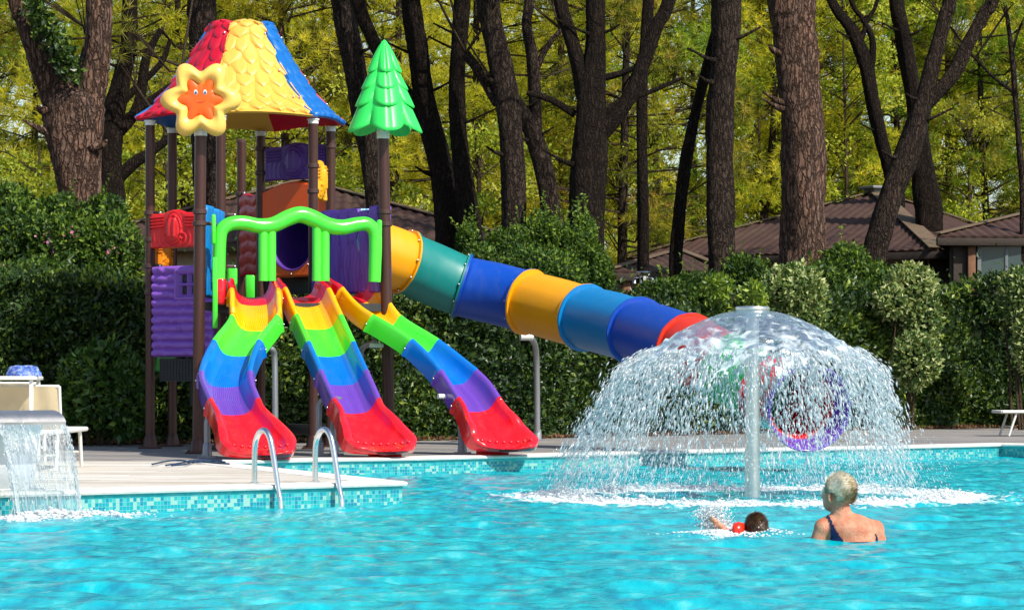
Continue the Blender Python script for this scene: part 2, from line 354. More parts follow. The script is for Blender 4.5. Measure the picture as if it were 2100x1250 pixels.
mw.add(np.stack([GX, GY, GZ], -1).reshape(-1, 3), q[keep], t=np.clip(FO, 0, 1.2).ravel())
tag(mw.build('pool_water', WATER, loc=(0, 0, 0), tint=True), kind='structure')

# ------------------------------------------------------------ play structure
K = 1.05
def ap(px, py, Y): return at(px, py, Y*K)
HC = np.array((-3.15*K, 35.2*K)); HR = 1.1*K
play = empty('play_structure', (HC[0], HC[1], DZ), 'play tower with red, yellow and blue roof, three rainbow slides and a tube slide', 'play structure')
hexp = {k: HC+HR*np.array((cos(radians(a)), sin(radians(a)))) for k, a in zip('BDGHFC', (203, 263, 323, 23, 83, 143))}
def mpost(xy, ztop, r=.058, cap=None, lean=(0, 0), dark=False):
    x, y = xy; b = MB(); zs = np.linspace(DZ, ztop, 5)
    b.tube([[x+lean[0]*(z-DZ)/(ztop-DZ), y+lean[1]*(z-DZ)/(ztop-DZ), z] for z in zs], r, 20)
    p = b.build('post', BRN, play, ang=40)
    f = MB(); f.box((x, y, DZ+.012), (.26, .26, .024), m=0, bev=.008); f.lathe((x, y, 0), [(r+.03, DZ+.02), (r+.022, DZ+.09), (r+.012, DZ+.14), (r+.004, DZ+.16)], 20)
    for sx in (-1, 1):
        for sy in (-1, 1): f.lathe((x+sx*.1, y+sy*.1, DZ+.02), [(.014, 0), (.014, .018), (.006, .022)], 6)
    f.build('base_plate', BRN, p, ang=40)
    if cap == 'white':
        c = MB(); c.lathe((x+lean[0], y+lean[1], ztop), [(r+.006, -.01), (r+.006, .03), (r+.016, .034), (r+.016, .05), (.01, .055)], 20); c.build('cap', WHT, p, ang=40)
    if cap == 'dark':
        c = MB(); c.lathe((x+lean[0], y+lean[1], ztop), [(r+.004, -.01), (r+.004, .02), (r*.7, .04), (.01, .045)], 20); c.build('cap', CLAMP, p, ang=40)
    return p
HEADZ = at(0, 262, 35.2*K)[2]-.0
P = {}
for k, xy in hexp.items(): P[k] = (mpost(xy, HEADZ, cap='white'), xy)
Axy = ap(406, 0, 32.4)[:2]; Ixy = ap(799, 0, 33.2)[:2]; Exy = ap(495, 0, 37.3)[:2]
P['A'] = (mpost(Axy, ap(0, 272, 32.4)[2], .066, lean=(.03, 0)), Axy)
P['I'] = (mpost(Ixy, ap(0, 282, 33.2)[2], .066, lean=(-.075, 0)), Ixy)
P['E'] = (mpost(Exy, ap(0, 292, 37.3)[2], .058, 'dark'), Exy)
for k, py, c in (('A', 268, .07), ('I', 274, .07)):
    b = MB(); x, y = P[k][1]; z = ap(0, py, 32.4 if k == 'A' else 33.2)[2]; lx = .03 if k == 'A' else -.075
    b.lathe((x+lx, y, z), [(.074, -.06), (.074, .07), (.06, .1)], 24); b.build('collar', WHT, P[k][0], ang=40)
def clamp(k, py, to=None, ln=.13):
    p, xy = P[k]; z = at(0, py, xy[1])[2]; b = MB(); lx = 0
    if k == 'A': lx = .03*(z-DZ)/4
    if k == 'I': lx = -.075*(z-DZ)/4
    c = np.array((xy[0]+lx, xy[1], z)); r = .072 if k not in 'AI' else .08
    b.lathe(c, [(r-.01, -.028), (r, -.02), (r, .02), (r-.01, .028)], 20)
    d = np.array((1, 0)) if to is None else (np.array(to)-xy)/np.linalg.norm(np.array(to)-xy)
    b.box(c+np.array((d[0], d[1], 0))*(r+ln/2-.01), (ln, .03, .04), math.atan2(d[1], d[0]), bev=.008)
    o = b.build('clamp', CLAMP, p, ang=40)
    e = MB(); q = c+np.array((d[0], d[1], 0))*(r+ln-.03)+np.array((0, -.02, 0)); e.ball(q, (.017, .012, .017), 10); e.build('bolt', BOLT, o)
def bolt(parent, p, r=.013, name='bolt'):
    b = MB(); b.ball(p, r, 8); return b.build(name, BOLT, parent)
def panel(name, a, b, z0, z1, mat, f, nu=60, nv=60, th=.05, inset=(.08, .08), edge=.025, hole=None, label=None):
    """moulded panel between plan points a and b; f(u, v, w, h) -> (relief, top offset)"""
    a = np.array(a, float); b = np.array(b, float); d = (b-a); L = np.linalg.norm(d); d /= L
    nrm = np.array((d[1], -d[0]));
    if nrm[1] > 0: nrm = -nrm
    u0, u1 = inset[0], L-inset[1]; W = u1-u0; H = z1-z0
    u, v = np.meshgrid(np.linspace(0, 1, nu), np.linspace(0, 1, nv), indexing='ij')
    rel, top = f(u, v, W, H)
    e = np.minimum(np.minimum(u, 1-u)*W, np.minimum(v, 1-v)*H); ro = np.clip(e/edge, 0, 1); rel = (rel+th/2)*np.sqrt(1-(1-ro)**2)
    X = u0+u*W; Z = z0+v*H+top*v
    mb = MB()
    for s in (1, -1):
        Pp = np.stack([a[0]+d[0]*X+nrm[0]*rel*s, a[1]+d[1]*X+nrm[1]*rel*s, Z], -1)
        if hole is None: mb.grid(Pp if s > 0 else Pp[::-1])
        else:
            I = np.arange(nu*nv).reshape(nu, nv); qq = np.stack([I[:-1, :-1], I[1:, :-1], I[1:, 1:], I[:-1, 1:]], -1).reshape(-1, 4)
            hm = hole(u*W, v*H, W, H).ravel(); kq = ~hm[qq].any(1); qq = qq[kq]; mb.add(Pp.reshape(-1, 3), qq if s > 0 else qq[:, ::-1])
    o = mb.build(name, mat, play)
    if label: o['label'] = label
    return o, (a, d, nrm, u0, W)
def fbm(x, y, seed=0):
    r = np.random.default_rng(seed); z = 0*x
    for i in range(10):
        k = 2*1.35**i; th = r.random()*6.28; z = z+np.sin(k*(x*cos(th)+y*sin(th))+r.random()*6.28+1.3*np.sin(k*.5*(y*cos(th)-x*sin(th))))/(1+i*.5)
    return z/4
def f_logs(u, v, W, H):
    n = 11; t = v*n; fr = t % 1; row = np.floor(t)
    base = .052*np.sqrt(np.clip(1-(2*fr-1)**2, 0, 1))
    gr = .008*np.sin(28*v*H*1.2+3*np.sin(u*W*7+row*1.7)+2*np.sin(u*W*15+row))
    x, y = u*W, v*H; rel = base+gr
    fx0, fx1, fy0, fy1 = W*.40, W*.8, H*.63, H*.955
    m = (x > fx0) & (x < fx1) & (y > fy0) & (y < fy1); rel = np.where(m, .068, rel)
    inn = (x > fx0+.03) & (x < fx1-.03) & (y > fy0+.03) & (y < fy1-.03); rel = np.where(inn, .03, rel)
    for i in (0, 1):
        for j in (0, 1):
            cx_ = fx0+.03+(fx1-fx0-.06)*(.27+.46*i); cy_ = fy0+.03+(fy1-fy0-.06)*(.27+.46*j)
            d = np.maximum(abs(x-cx_)/((fx1-fx0)*.17), abs(y-cy_)/((fy1-fy0)*.17)); rel = np.where(d < 1, -.012, rel); rel = np.where((d >= 1) & (d < 1.3), .055, rel)
    for cx_, cy_ in ((W*.25, H*.69), (W*.45, H*.32), (W*.7, H*.13)):
        d = np.hypot(x-cx_, (y-cy_)*1.1); rel = rel+np.where(d < .055, .008*np.cos(d*170), 0)
    return rel, 0*u
def f_carve(seed, topw=.02):
    def f(u, v, W, H):
        s = abs(u-.5)*2; rel = .012+0*u
        # winged emblem: centre oval, stacked feather bars, side scroll
        ov = 1-((s/.36)**2+((v-.5)/.42)**2); rel += .05*np.sqrt(np.clip(ov, 0, 1)); rel += np.where((ov > .35) & (ov < .5), -.014, 0)
        rel += np.where(abs(s-.10) < .035, .012, 0)*(v > .35)*(v < .85)
        bars = (s > .42) & (v > .55) & (v < .9); rel += np.where(bars, .013*np.sign(np.sin(v*70+s*3)), 0)
        rel += .014*np.cos(np.hypot(s*W/2-.12, (v-.28)*H)*90)*((v < .52) & (s > .3))*np.exp(-np.hypot(s*W/2-.14, (v-.28)*H)*6)
        rel += np.where(abs(ov+.12) < .07, .012, 0)+.002*fbm(u*9, v*9, seed)
        top = topw*np.clip(1-(s/.45)**2, 0, 1)*2*np.sign(v-.5)
        return rel, top
    return f
def f_rocks(u, v, W, H):
    return .012+.02*np.abs(np.sin(v*pi*7+.4*np.sin(u*9)))*np.abs(np.sin(u*pi*2.2+np.floor(v*7)*1.3))**.4+.004*fbm(u*8, v*20, 4), .03*np.sin(u*7)
def f_slats(n=5, seed=1):
    def f(u, v, W, H):
        x = u+.035*np.sin(v*7+u*3)/n*2; t = x*n; fr = t % 1; i = np.floor(t)
        rel = .004+.045*np.sqrt(np.clip(1-(2*fr-1)**2, 0, 1))+.004*np.sin(t*26+2*np.sin(v*13+i))
        for k in range(n):
            d = np.hypot((t-k-.5)*W/n, (v-(.2+.13*((k*7) % 5)))*H*.7); rel = rel+np.where(d < .035, .006*np.cos(d*260), 0)
        return rel, .035*np.sign(np.clip(1-(2*fr-1)**2, 0, 1)-.45)*(1+.5*np.sin(i*2.3))
    return f
zz = lambda py, Y: at(0, py, Y)[2]
Bx, Dx, Gx, Hx, Fx_, Cx = (hexp[k] for k in 'BDGHFC')
lgp, (la_, ld_, ln_, lu0, lW) = panel('log_wall_panel', Bx, Dx, zz(732, 36.3), zz(545, 36.3), plastic('log_purple_plastic', (.27, .10, .55), .42), f_logs, 110, 150, .05, (.075, .06), label='purple log wall panel with a small four pane window')
lz0, lz1 = zz(732, 36.3), zz(545, 36.3); lH = lz1-lz0
for i in (0, 1):
    for j in (0, 1):
        b = MB(); x_ = lu0+lW*.40+.03+(lW*.4-.06)*(.27+.46*i); z_ = lz0+lH*.63+.03+(lH*.325-.06)*(.27+.46*j); q_ = la_+ld_*x_+ln_*.016
        b.box((q_[0], q_[1], z_), (lW*.10, .03, lH*.085), math.atan2(ld_[1], ld_[0]), bev=.012); b.build('window_shade_block', BLK, lgp, ang=40)  # solid black blocks stand in for the unlit depth behind the window openings
_h = Bx+(Dx-Bx)*.72
panel('carved_panel', Bx, _h, zz(508, 36.2), zz(436, 36.2), PANRED, f_carve(1), 90, 80, .05, (.03, .0), label='red carved emblem panel')
panel('side_panel', Axy, Dx, zz(612, 35), zz(432, 35), plastic('side_blue_plastic', (.0, .2, .55), .4), f_slats(5, 3), 70, 60, .05, (.3, .1), label='narrow blue side panel')
panel('carved_panel', Fx_, Hx, zz(367, 37.6), zz(297, 37.6), PURD, f_carve(2), 90, 80, .05, (.09, .06), label='dark purple carved panel under the roof')
panel('carved_panel', Gx, Hx, zz(412, 36.8), zz(337, 36.8), PANYEL, f_carve(3), 90, 80, .05, (.08, .42), label='yellow carved panel beside the post')
panel('carved_panel', Bx, Cx, zz(560, 37), zz(492, 37), plastic('amber_plastic', (.75, .22, .0), .4), f_carve(4), 70, 60, .05, (.2, .1), label='amber panel behind the red one')
panel('log_wall_panel', Bx, Cx, zz(762, 37), zz(570, 37), plastic('leaf_green_plastic', (.02, .45, .03), .4), f_slats(4, 2), 60, 60, .05, (.1, .1), label='green panel behind the purple logs')
panel('rock_panel', Exy, Fx_, zz(566, 38.6), zz(398, 38.6), plastic('rock_red_plastic', (.5, .01, .03), .42), f_rocks, 50, 90, .05, (.07, .03), label='dark red rock textured panel')
def f_flat(u, v, W, H): return .01+0*u, .12*np.sin(pi*np.clip(u, 0, 1))*v
def hole_c(x, y, W, H): return np.hypot(x-W*.46, (y-H*.40)*1.0) < .33
tp, (ta, td, tn, tu0, tW) = panel('tunnel_panel', Fx_, Hx, zz(567, 37.6), zz(390, 37.6), ORG, f_flat, 130, 130, .05, (.04, .02), hole=hole_c, label='orange arched panel with a round tunnel opening')
zh = zz(567, 37.6)+(zz(390, 37.6)-zz(567, 37.6))*.40; cc = ta+td*(tu0+tW*.46)
b = MB(); ang = np.linspace(0, 2*pi, 48, endpoint=False)
rows = []
for r_, dp in ((.36, .03), (.345, .045), (.33, .03), (.33, -.1), (.33, -.5), (.30, -.7), (.2, -.8), (.02, -.84)):
    rows.append([[cc[0]+td[0]*r_*cos(x)+tn[0]*dp, cc[1]+td[1]*r_*cos(x)+tn[1]*dp, zh+r_*sin(x)] for x in ang])
b.loft(np.array(rows), caps=False); b.build('tunnel', [PURD], tp)
for x in np.linspace(0, 2*pi, 8, endpoint=False): bolt(tp, (cc[0]+td[0]*.39*cos(x)+tn[0]*.04, cc[1]+td[1]*.39*cos(x)+tn[1]*.04, zh+.39*sin(x)))
# purple paling fence between G and I (right side)
panel('paling_panel', Gx, Ixy, zz(604, 35.5), zz(437, 35.5), plastic('paling_purple_plastic', (.19, .075, .48), .42), lambda u, v, W, H: (f_slats(7, 5)(u, v, W, H)[0]*2.0, f_slats(7, 5)(u, v, W, H)[1]*1.3), 150, 70, .05, (.12, .1), label='purple wavy paling panel')
b = MB(); q = Gx+(Ixy-Gx)*.68; pa = np.array([[q[0]+.055*u_-.0, q[1]-.055+.02*u_, zz(430, 35.5)-.5*v_-.0] for v_ in np.linspace(0, 1, 10) for u_ in (-1, 1)]).reshape(10, 2, 3)
pa[:, :, 0] += .03*np.sin(np.linspace(0, 6, 10))[:, None]; b.grid(pa); b.grid((pa+np.array((0, .004, 0)))[::-1])
n_ = N('faded_sticker'); n_.fin(n_.ramp(n_.noise(n_.co(), 16, 3).outputs[0], [(.4, (.1, .45, .7)), (.55, (.5, .7, .75)), (.65, (.06, .3, .5))]), .5)
b.build('sticker', n_.m, play)
# platforms, black steps and mesh risers
pz = zz(618, 34)
b = MB()
def slab(pts, z0, z1):
    pts = [np.array(p) for p in pts]; k = len(pts)
    v = [[*p, z0] for p in pts]+[[*p, z1] for p in pts]
    b.poly(np.array(v[:k])[::-1]); b.poly(v[k:])
    for i in range(k): b.add([v[i], v[(i+1) % k], v[k+(i+1) % k], v[k+i]], [[0, 1, 2, 3]])
cent = lambda p, q, t: np.array(p)+(np.array(q)-np.array(p))*t
hx = [cent(hexp[k], HC, .03) for k in 'BDGHFC']
slab(hx, pz-.08, pz); slab([Axy+(.02, .02), Ixy+(-.02, 0), cent(Gx, HC, -.02), cent(Dx, HC, -.02)], pz-.09, pz-.002)
b.build('platform', BLK, play, smooth=False)
def net(a, c, z0, z1, nn=16):
    b = MB()
    a = np.array((*a, 0)); c = np.array((*c, 0)); L = np.linalg.norm(c-a); rz = math.atan2(c[1]-a[1], c[0]-a[0])
    for z in np.arange(z0, z1+.001, .035): b.box((a+c)/2+(0, 0, z), (L, .02, .014), rz)
    for t in np.linspace(0, 1, nn): b.box(a+(c-a)*t+(0, 0, (z0+z1)/2), (.014, .02, z1-z0), rz)
    b.box((a+c)/2+(0, .02, (z0+z1)/2), (L, .035, z1-z0), rz); b.build('step_riser', BLK, play, smooth=False)
net(cent(Bx, Dx, .15), cent(Bx, Dx, .8)+(0, .1), zz(780, 36.5), zz(735, 36.5))
net(cent(Cx, Fx_, .2), cent(Cx, Fx_, .75), zz(832, 37), zz(785, 37))
net(Exy+(.1, 0), cent(Hx, Fx_, .2), zz(602, 38), zz(568, 38), 24)
net(cent(Fx_, Hx, .2), cent(Fx_, Hx, .6), zz(668, 37.5), zz(625, 37.5))
b = MB(); qa = at(592, 880, 38.5); qb = at(690, 880, 38.0); b.box((qa+qb)/2, (np.linalg.norm(qb-qa), .06, .14), math.atan2(qb[1]-qa[1], qb[0]-qa[0]), bev=.01); b.build('beam', BLK, play, ang=40)
for q_, s__ in ((at(476, 590, 37.5), (.13, .05, .5)), (at(513, 592, 38.1), (.12, .05, .35))):
    b = MB(); b.box(q_, s__, bev=.02); b.build('climber_panel', GRN, play, ang=40)
for k, py, to in (('B', 437, Dx), ('B', 491, Dx), ('B', 545, Dx), ('B', 600, Dx), ('A', 434, Dx), ('A', 458, Ixy), ('I', 434, Gx), ('I', 459, Gx), ('E', 398, Fx_), ('F', 305, Hx), ('F', 355, Hx), ('G', 340, Hx), ('G', 392, Hx), ('H', 300, Fx_), ('D', 440, Gx), ('D', 546, Gx)):
    clamp(k, py, to)
# roof
rz_ = [(51, .30), (58, .38), (75, .43), (100, .52), (130, .62), (160, .74), (190, .87), (215, 1.0), (235, 1.12), (250, 1.24)]
rp = crom([(r_*K, zz(py, 35.2*K)) for py, r_ in rz_], 3)
angs = [196, 256, 316, 16, 76, 136]; cols = [RRED, RYEL, RBLU, RRED, RYEL, RBLU]; cn = ['red', 'yellow', 'blue']
eave = rp[-1]
for i in range(6):
    a0, a1 = radians(angs[i]), radians(angs[i]+60); mb = MB(); nu = 9
    def surf(u, t, off):
        # bell panel, bulging between its ridges
        tt = t*(len(rp)-1); j = np.clip(np.floor(tt).astype(int), 0, len(rp)-2); fr = tt-j
        r_ = rp[j, 0]*(1-fr)+rp[j+1, 0]*fr; z = rp[j, 1]*(1-fr)+rp[j+1, 1]*fr
        x = r_*((1-u)*cos(a0)+u*cos(a1)); y = r_*((1-u)*sin(a0)+u*sin(a1)); am = (a0+a1)/2
        bl = off+.05*np.sin(pi*np.clip(u, 0, 1))
        nx = cos(am)*.8; ny = sin(am)*.8
        return np.stack([HC[0]+x+nx*bl, HC[1]+y+ny*bl, z+.6*bl+0*x], -1)
    U, T = np.meshgrid(np.linspace(0, 1, nu), np.linspace(0, 1, 24), indexing='ij')
    o_ = surf(U, T, .0+0*U); inn = surf(U, T, -.035+0*U)
    mb.grid(o_[:, ::-1]); mb.grid(inn)
    for ee in (0, -1):
        mb.grid(np.stack([o_[ee], inn[ee]], 0) if ee else np.stack([inn[ee], o_[ee]], 0))
    mb.grid(np.stack([o_[:, -1], inn[:, -1]], 0)); mb.grid(np.stack([inn[:, 0], o_[:, 0]], 0))
    rows = 10
    for rI in range(rows):
        t0 = (rI-.55)/rows*.97; tl = 1.75/rows; wid = np.interp(t0+tl*.6, np.linspace(0, 1, len(rp)), rp[:, 0]); nl = max(2, int(round(wid/.2)))
        for j in range(-1 if rI % 2 else 0, nl):
            uc = (j+(.5 if rI % 2 == 0 else 1.0))/nl+R.uniform(-.15, .15)/nl; hw = .68/nl*R.uniform(.85, 1.15); t00 = t0+R.uniform(-.2, .2)/rows
            aa, bb = np.meshgrid(np.linspace(-1, 1, 7), np.linspace(0, 1, 8), indexing='ij')
            ww = np.sin(pi*np.clip(bb*.80+.2, 0, 1))**.6; sk_ = R.uniform(-.25, .25)
            uu = np.clip(uc+hw*(aa*ww+sk_*bb), -.03, 1.03); tt = np.clip(t00+tl*bb*(1.0), 0, 1.045)
            h = (.008+.036*bb)*(1-.5*aa**2)-.007*np.exp(-(aa/.13)**2)
            h = np.where((abs(aa) > .95) | (bb > .97), h-.022, h)
            over = np.clip(tt-1, 0, 1); Pq = surf(uu, np.clip(tt, 0, 1), h); Pq[..., 2] -= over*1.1
            mb.grid(Pq[:, ::-1])
    ro = mb.build('roof_panel', cols[i], play, ang=60); ro['label'] = '%s thatch patterned roof panel' % cn[i % 3]
    # edge bolts
    if i in (0, 1, 2):
        for t in (.25, .55, .78): bolt(ro, surf(np.array(.93), np.array(t), np.array(.035)), .016)
mb = MB(); mb.lathe((HC[0], HC[1], rp[0, 1]), [(.27*K, -.03), (.25*K, .01), (.15, .03), (.01, .035)], 24); mb.build('roof_cap', RYEL, play)
# star sign
sc0 = ap(412, 205, 32.25); b = MB(); ph = np.linspace(0, 2*pi, 181)[:-1]; ro_ = .375*K*(1+.17*np.cos(6*ph)-.015*np.cos(12*ph))
rho = np.array([0, .2, .38, .46, .52, .58, .66, .74, .82, .89, .95, .985, 1.0]); hh = np.array([.03, .03, .03, .032, .045, .07, .095, .105, .10, .085, .058, .03, 0])
for s in (1, -1):
    Pq = np.array([[[sc0[0]+rh*rr_*cos(p), sc0[1]-s*h_, sc0[2]+rh*rr_*sin(p)] for p, rr_ in zip(ph, ro_)] for rh, h_ in zip(rho, hh)])
    b.grid(Pq if s > 0 else Pq[::-1], cv=True)
star = b.build('star_sign', STY, play); star['label'] = 'yellow six lobed star with a smiling orange face'
b = MB(); rs = .205*K*(1+.26*np.cos(6*(ph))+.10*np.cos(12*ph))
Pq = np.array([[[sc0[0]+rh*r_*cos(p), sc0[1]-h_, sc0[2]+rh*r_*sin(p)] for p, r_ in zip(ph, rs)] for rh, h_ in ((.01, .066), (.5, .066), (.88, .064), (.97, .054), (1, .04), (1, .02))])
b.grid(Pq, cv=True); b.build('face', ORG, star)
EW = plastic('eye_white', (.8, .82, .8)); EB = plastic('eye_blue', (.0, .12, .3)); 
for sx in (-1, 1):
    b = MB(); c = sc0+np.array((sx*.052, -.064, .078)); b.ball(c, (.022, .012, .031), 14); e = b.build('eye', EW, star)
    b = MB(); b.ball(c+(0.004, -.008, -.004), (.013, .008, .019), 12); b.build('pupil', EB, e)
b = MB(); b.tube([sc0+np.array((.05*cos(a), -.064, -.002+.035*sin(a))) for a in np.linspace(pi*1.12, pi*1.88, 12)], .006, 8); b.build('mouth', plastic('mouth_red', (.6, .04, .01)), star)
# pine shaped topper
tc = ap(788, 0, 33.2); b = MB(); th = np.linspace(0, 2*pi, 91)[:-1]
tiers = [(82, 146, .01, 34), (122, 180, .10, 46), (157, 215, .19, 58), (190, 266, .25, 73)]
for ti, (y0, y1, r0, r1) in enumerate(tiers):
    r0 = r0*K*.9; r1 = r1/6200*33.2*K; z0 = ap(0, y0, 33.2)[2]; z1 = ap(0, y1, 33.2)[2]; rows = []
    lob = np.abs(np.cos(2.5*th+ti*.0+.35)); 
    for t in np.concatenate([np.linspace(0, 1, 14), [1.02, .98, .9]]):
        tt = min(t, 1); base = r0+(r1-r0)*tt**1.15
        if ti == 0: base = r0+(r1-r0)*(tt**.85)
        rr_ = base*(1+(.34*lob**.7-.25)*tt); bul = .012*np.sin(pi*tt)**.7
        zv = z0+(z1-z0)*tt*(1+.0*lob)-(.10*(lob-.62))*tt**2*(.5+.25*ti)*.8
        rr_ = rr_+bul
        vein = -.014*np.exp(-(((np.arccos(np.clip(lob, 0, 1)))/.10)**2))*(tt > .2)
        rr_ = rr_+vein
        if t > 1: rr_ = rr_*.965; zv = zv-.012
    # underside rolled back in
        rows.append(np.stack([tc[0]+rr_*np.cos(th), tc[1]+rr_*np.sin(th), zv], -1))
    rows = rows[:-2]+[np.stack([tc[0]+rr2*np.cos(th), tc[1]+rr2*np.sin(th), zv+dz_], -1) for rr2, dz_ in ((rr_*.85, .02), (rr_*.4, .09))]
    b.loft(np.array(rows)[::-1])
o = b.build('tree_topper', TGR, play, ang=75); o['label'] = 'bright green moulded pine tree on the right post'
# green portal
pp = [(448, 578), (449, 540), (450, 500), (454, 473), (472, 459), (500, 457), (530, 463), (560, 461), (590, 447), (616, 440), (642, 448), (672, 462), (702, 466), (732, 460), (754, 460), (768, 476), (770, 505), (769, 545), (768, 578)]
def py_(px): return np.interp(px, (406, 800), (32.35, 33.15))
pts = crom([ap(x, y, py_(x)-.0) for x, y in pp], 5)
b = MB(); rad = np.interp(np.arange(len(pts)), [0, 16, 24, 50, 66, 74, len(pts)-1], [.075, .078, .083, .098, .083, .078, .072]); b.tube(pts, rad, 20)
b.box(ap(438, 470, 32.35), (.05, .06, .34), bev=.02); b.box(ap(441, 600, 32.36), (.06, .03, .8), bev=.012); b.box(ap(778, 470, 33.1), (.06, .06, .22), bev=.02)
portal = b.build('slide_portal', GRN, play)
b = MB(); b.box(ap(454, 598, 32.5), (.11, .3, .30), bev=.03); b.build('side_plate', RED, play, ang=40)
for x0 in (540, 556, 650, 666):
    b = MB(); b.tube([ap(x0, 462, py_(x0)), ap(x0, 520, py_(x0)), ap(x0, 576, py_(x0))], .056, 16); b.build('upright', GRN, portal)
# open slides
def slide(label, st, red0):
    """st: (px, py of the rim, Y, half width, depth, colour index); colour changes at each marked station"""
    C_ = np.array([[*ap(px, py, Y), w_*K, d_*K] for px, py, Y, w_, d_, c in st]); per = 8
    A = crom(C_, per); n = len(A); pos = A[:, :3]; T = np.gradient(pos, axis=0)
    Tp = T.copy(); Tp[:, 2] = 0; Tp /= np.linalg.norm(Tp, axis=1)[:, None]; Lt = np.stack([-Tp[:, 1], Tp[:, 0], 0*Tp[:, 0]], -1)
    kk = np.ones(7)/7
    Lt = np.stack([np.convolve(np.pad(Lt[:, i], 3, 'edge'), kk, 'valid') for i in range(3)], -1); Lt /= np.linalg.norm(Lt, axis=1)[:, None]
    T /= np.linalg.norm(T, axis=1)[:, None]; Up = np.cross(T, Lt); Up *= np.sign(Up[:, 2])[:, None]
    marks = [i*per for i, s in enumerate(st) if s[5] is not None]; cs = [s[5] for s in st if s[5] is not None]; marks.append(n-1)
    fl = np.linspace(-1, 1, 41); root = None
    def ring(i, flange=0, endk=0):
        w_, d_ = A[i, 3], A[i, 4]; r = (.03+.022*np.clip((i-(marks[-2]+6))/14, 0, 1))*K; fo = flange*.028
        L = [(-(w_+.8*r+fo), -(d_*.9+.03)), (-(w_+r+fo), -d_*.55), (-(w_+.9*r+fo*.6), -.05), (-(w_+.85*r), -.02), (-(w_+.3*r), -.003), (-(w_-.35*r), -.004), (-(w_-r), -.022), (-(w_-1.3*r), -d_*.3), (-(w_-1.7*r), -d_*.55), (-(w_-2.6*r), -d_*.8)]
        wi = max(w_-4*r, w_*.45)
        fpts = [(x*wi, -d_*(.93+.07*(1-x*x))+.0035*cos(x*pi*13)*(d_ > .1)) for x in fl]
        Rr = [(-a, b_) for a, b_ in L[::-1]]
        bot = [(w_*.6, -(d_+.035)), (0, -(d_+.04)), (-w_*.6, -(d_+.035))]
        pr = np.array(L+fpts+Rr+bot)
        return pos[i]+pr[:, :1]*Lt[i]+pr[:, 1:]*Up[i]
    for s_, (m0, m1) in enumerate(zip(marks[:-1], marks[1:])):
        b = MB(); rg = []
        for i in range(m0, m1+1):
            g = 1 if i in (m0, m1) and not (i == marks[-1] or i == 0) else 0
            rg.append(ring(i, g))
            if g and i == m0: rg.append(ring(i)+T[i]*.035)
            if g and i == m1: rg.insert(-1, ring(i)-T[i]*.035)
        rg = np.array(rg); mid = (rg[0]+rg[-1])/2
        b.loft(rg, caps=False); b.poly(rg[0][::-1]); b.poly(rg[-1])
        if s_ == 0: root = b.build('open_slide', cs[0], play, ang=50); root['label'] = label; prt = root
        else: b.build('slide_section', cs[s_], root, ang=50)
        # flange bolts on both outer sides
    for m in marks[1:-1]:
        for sg in (-1, 1): bolt(root, pos[m]+Lt[m]*sg*(A[m, 3]+.058)-Up[m]*A[m, 4]*.6, .012, 'flange_bolt')
    # knobs along the end lip
    for x in np.linspace(-.85, .85, 8):
        kb = MB(); j = n-22; kb.ball(pos[j]+Lt[j]*x*A[j, 3]+T[j]*.05*(1-x*x)-Up[j]*(.012-.0*abs(x)), (.026, .026, .018), 10); kb.build('lip_knob', RED, root)
    return root
Rd, Yl, Gn, Bl, Pu = RED, YEL, GRN, BLU, PUR
slide('left rainbow slide curving out and back', [(517, 569, 32.75, .225, .22, Rd), (519, 577, 32.55, .245, .22, None), (523, 589, 32.4, .25, .22, Yl), (524, 616, 32.15, .25, .21, None), (521, 644, 31.95, .25, .21, Gn), (484, 695, 31.5, .25, .21, Bl), (463, 758, 31.0, .25, .21, Pu), (482, 814, 30.5, .25, .21, Rd),
    (499, 842, 30.3, .27, .2, None), (514, 864, 30.1, .305, .2, None), (525, 884, 29.95, .335, .19, None), (532, 902, 29.82, .335, .15, None), (537, 917, 29.73, .28, .1, None), (539, 927, 29.68, .2, .05, None), (540, 932, 29.66, .05, .02, None)], 0)
slide('middle rainbow slide running straight', [(612, 569, 33.15, .225, .22, Rd), (621, 577, 32.95, .245, .22, None), (631, 588, 32.8, .25, .22, Yl), (643, 615, 32.6, .25, .21, None), (655, 642, 32.4, .25, .21, Gn), (680, 698, 32.0, .25, .21, Bl), (706, 756, 31.6, .25, .21, Pu), (733, 814, 31.2, .25, .21, Rd),
    (750, 840, 31.05, .27, .2, None), (763, 862, 30.9, .305, .2, None), (775, 881, 30.78, .335, .19, None), (783, 897, 30.68, .34, .15, None), (789, 911, 30.6, .28, .1, None), (792, 920, 30.56, .2, .05, None), (793, 925, 30.54, .05, .02, None)], 0)
slide('right rainbow slide swinging out to the right', [(713, 569, 33.4, .225, .22, Rd), (727, 577, 33.25, .245, .22, None), (741, 588, 33.15, .25, .22, Yl), (764, 616, 33.0, .25, .21, None), (795, 644, 32.85, .25, .21, Gn), (874, 694, 32.6, .25, .21, Bl), (943, 756, 32.3, .25, .21, Pu), (984, 812, 31.95, .25, .21, Rd),
    (1001, 838, 31.82, .27, .2, None), (1015, 859, 31.7, .305, .2, None), (1027, 877, 31.62, .335, .19, None), (1036, 893, 31.55, .34, .15, None), (1041, 906, 31.48, .28, .1, None), (1043, 915, 31.44, .2, .05, None), (1044, 920, 31.42, .05, .02, None)], 0)
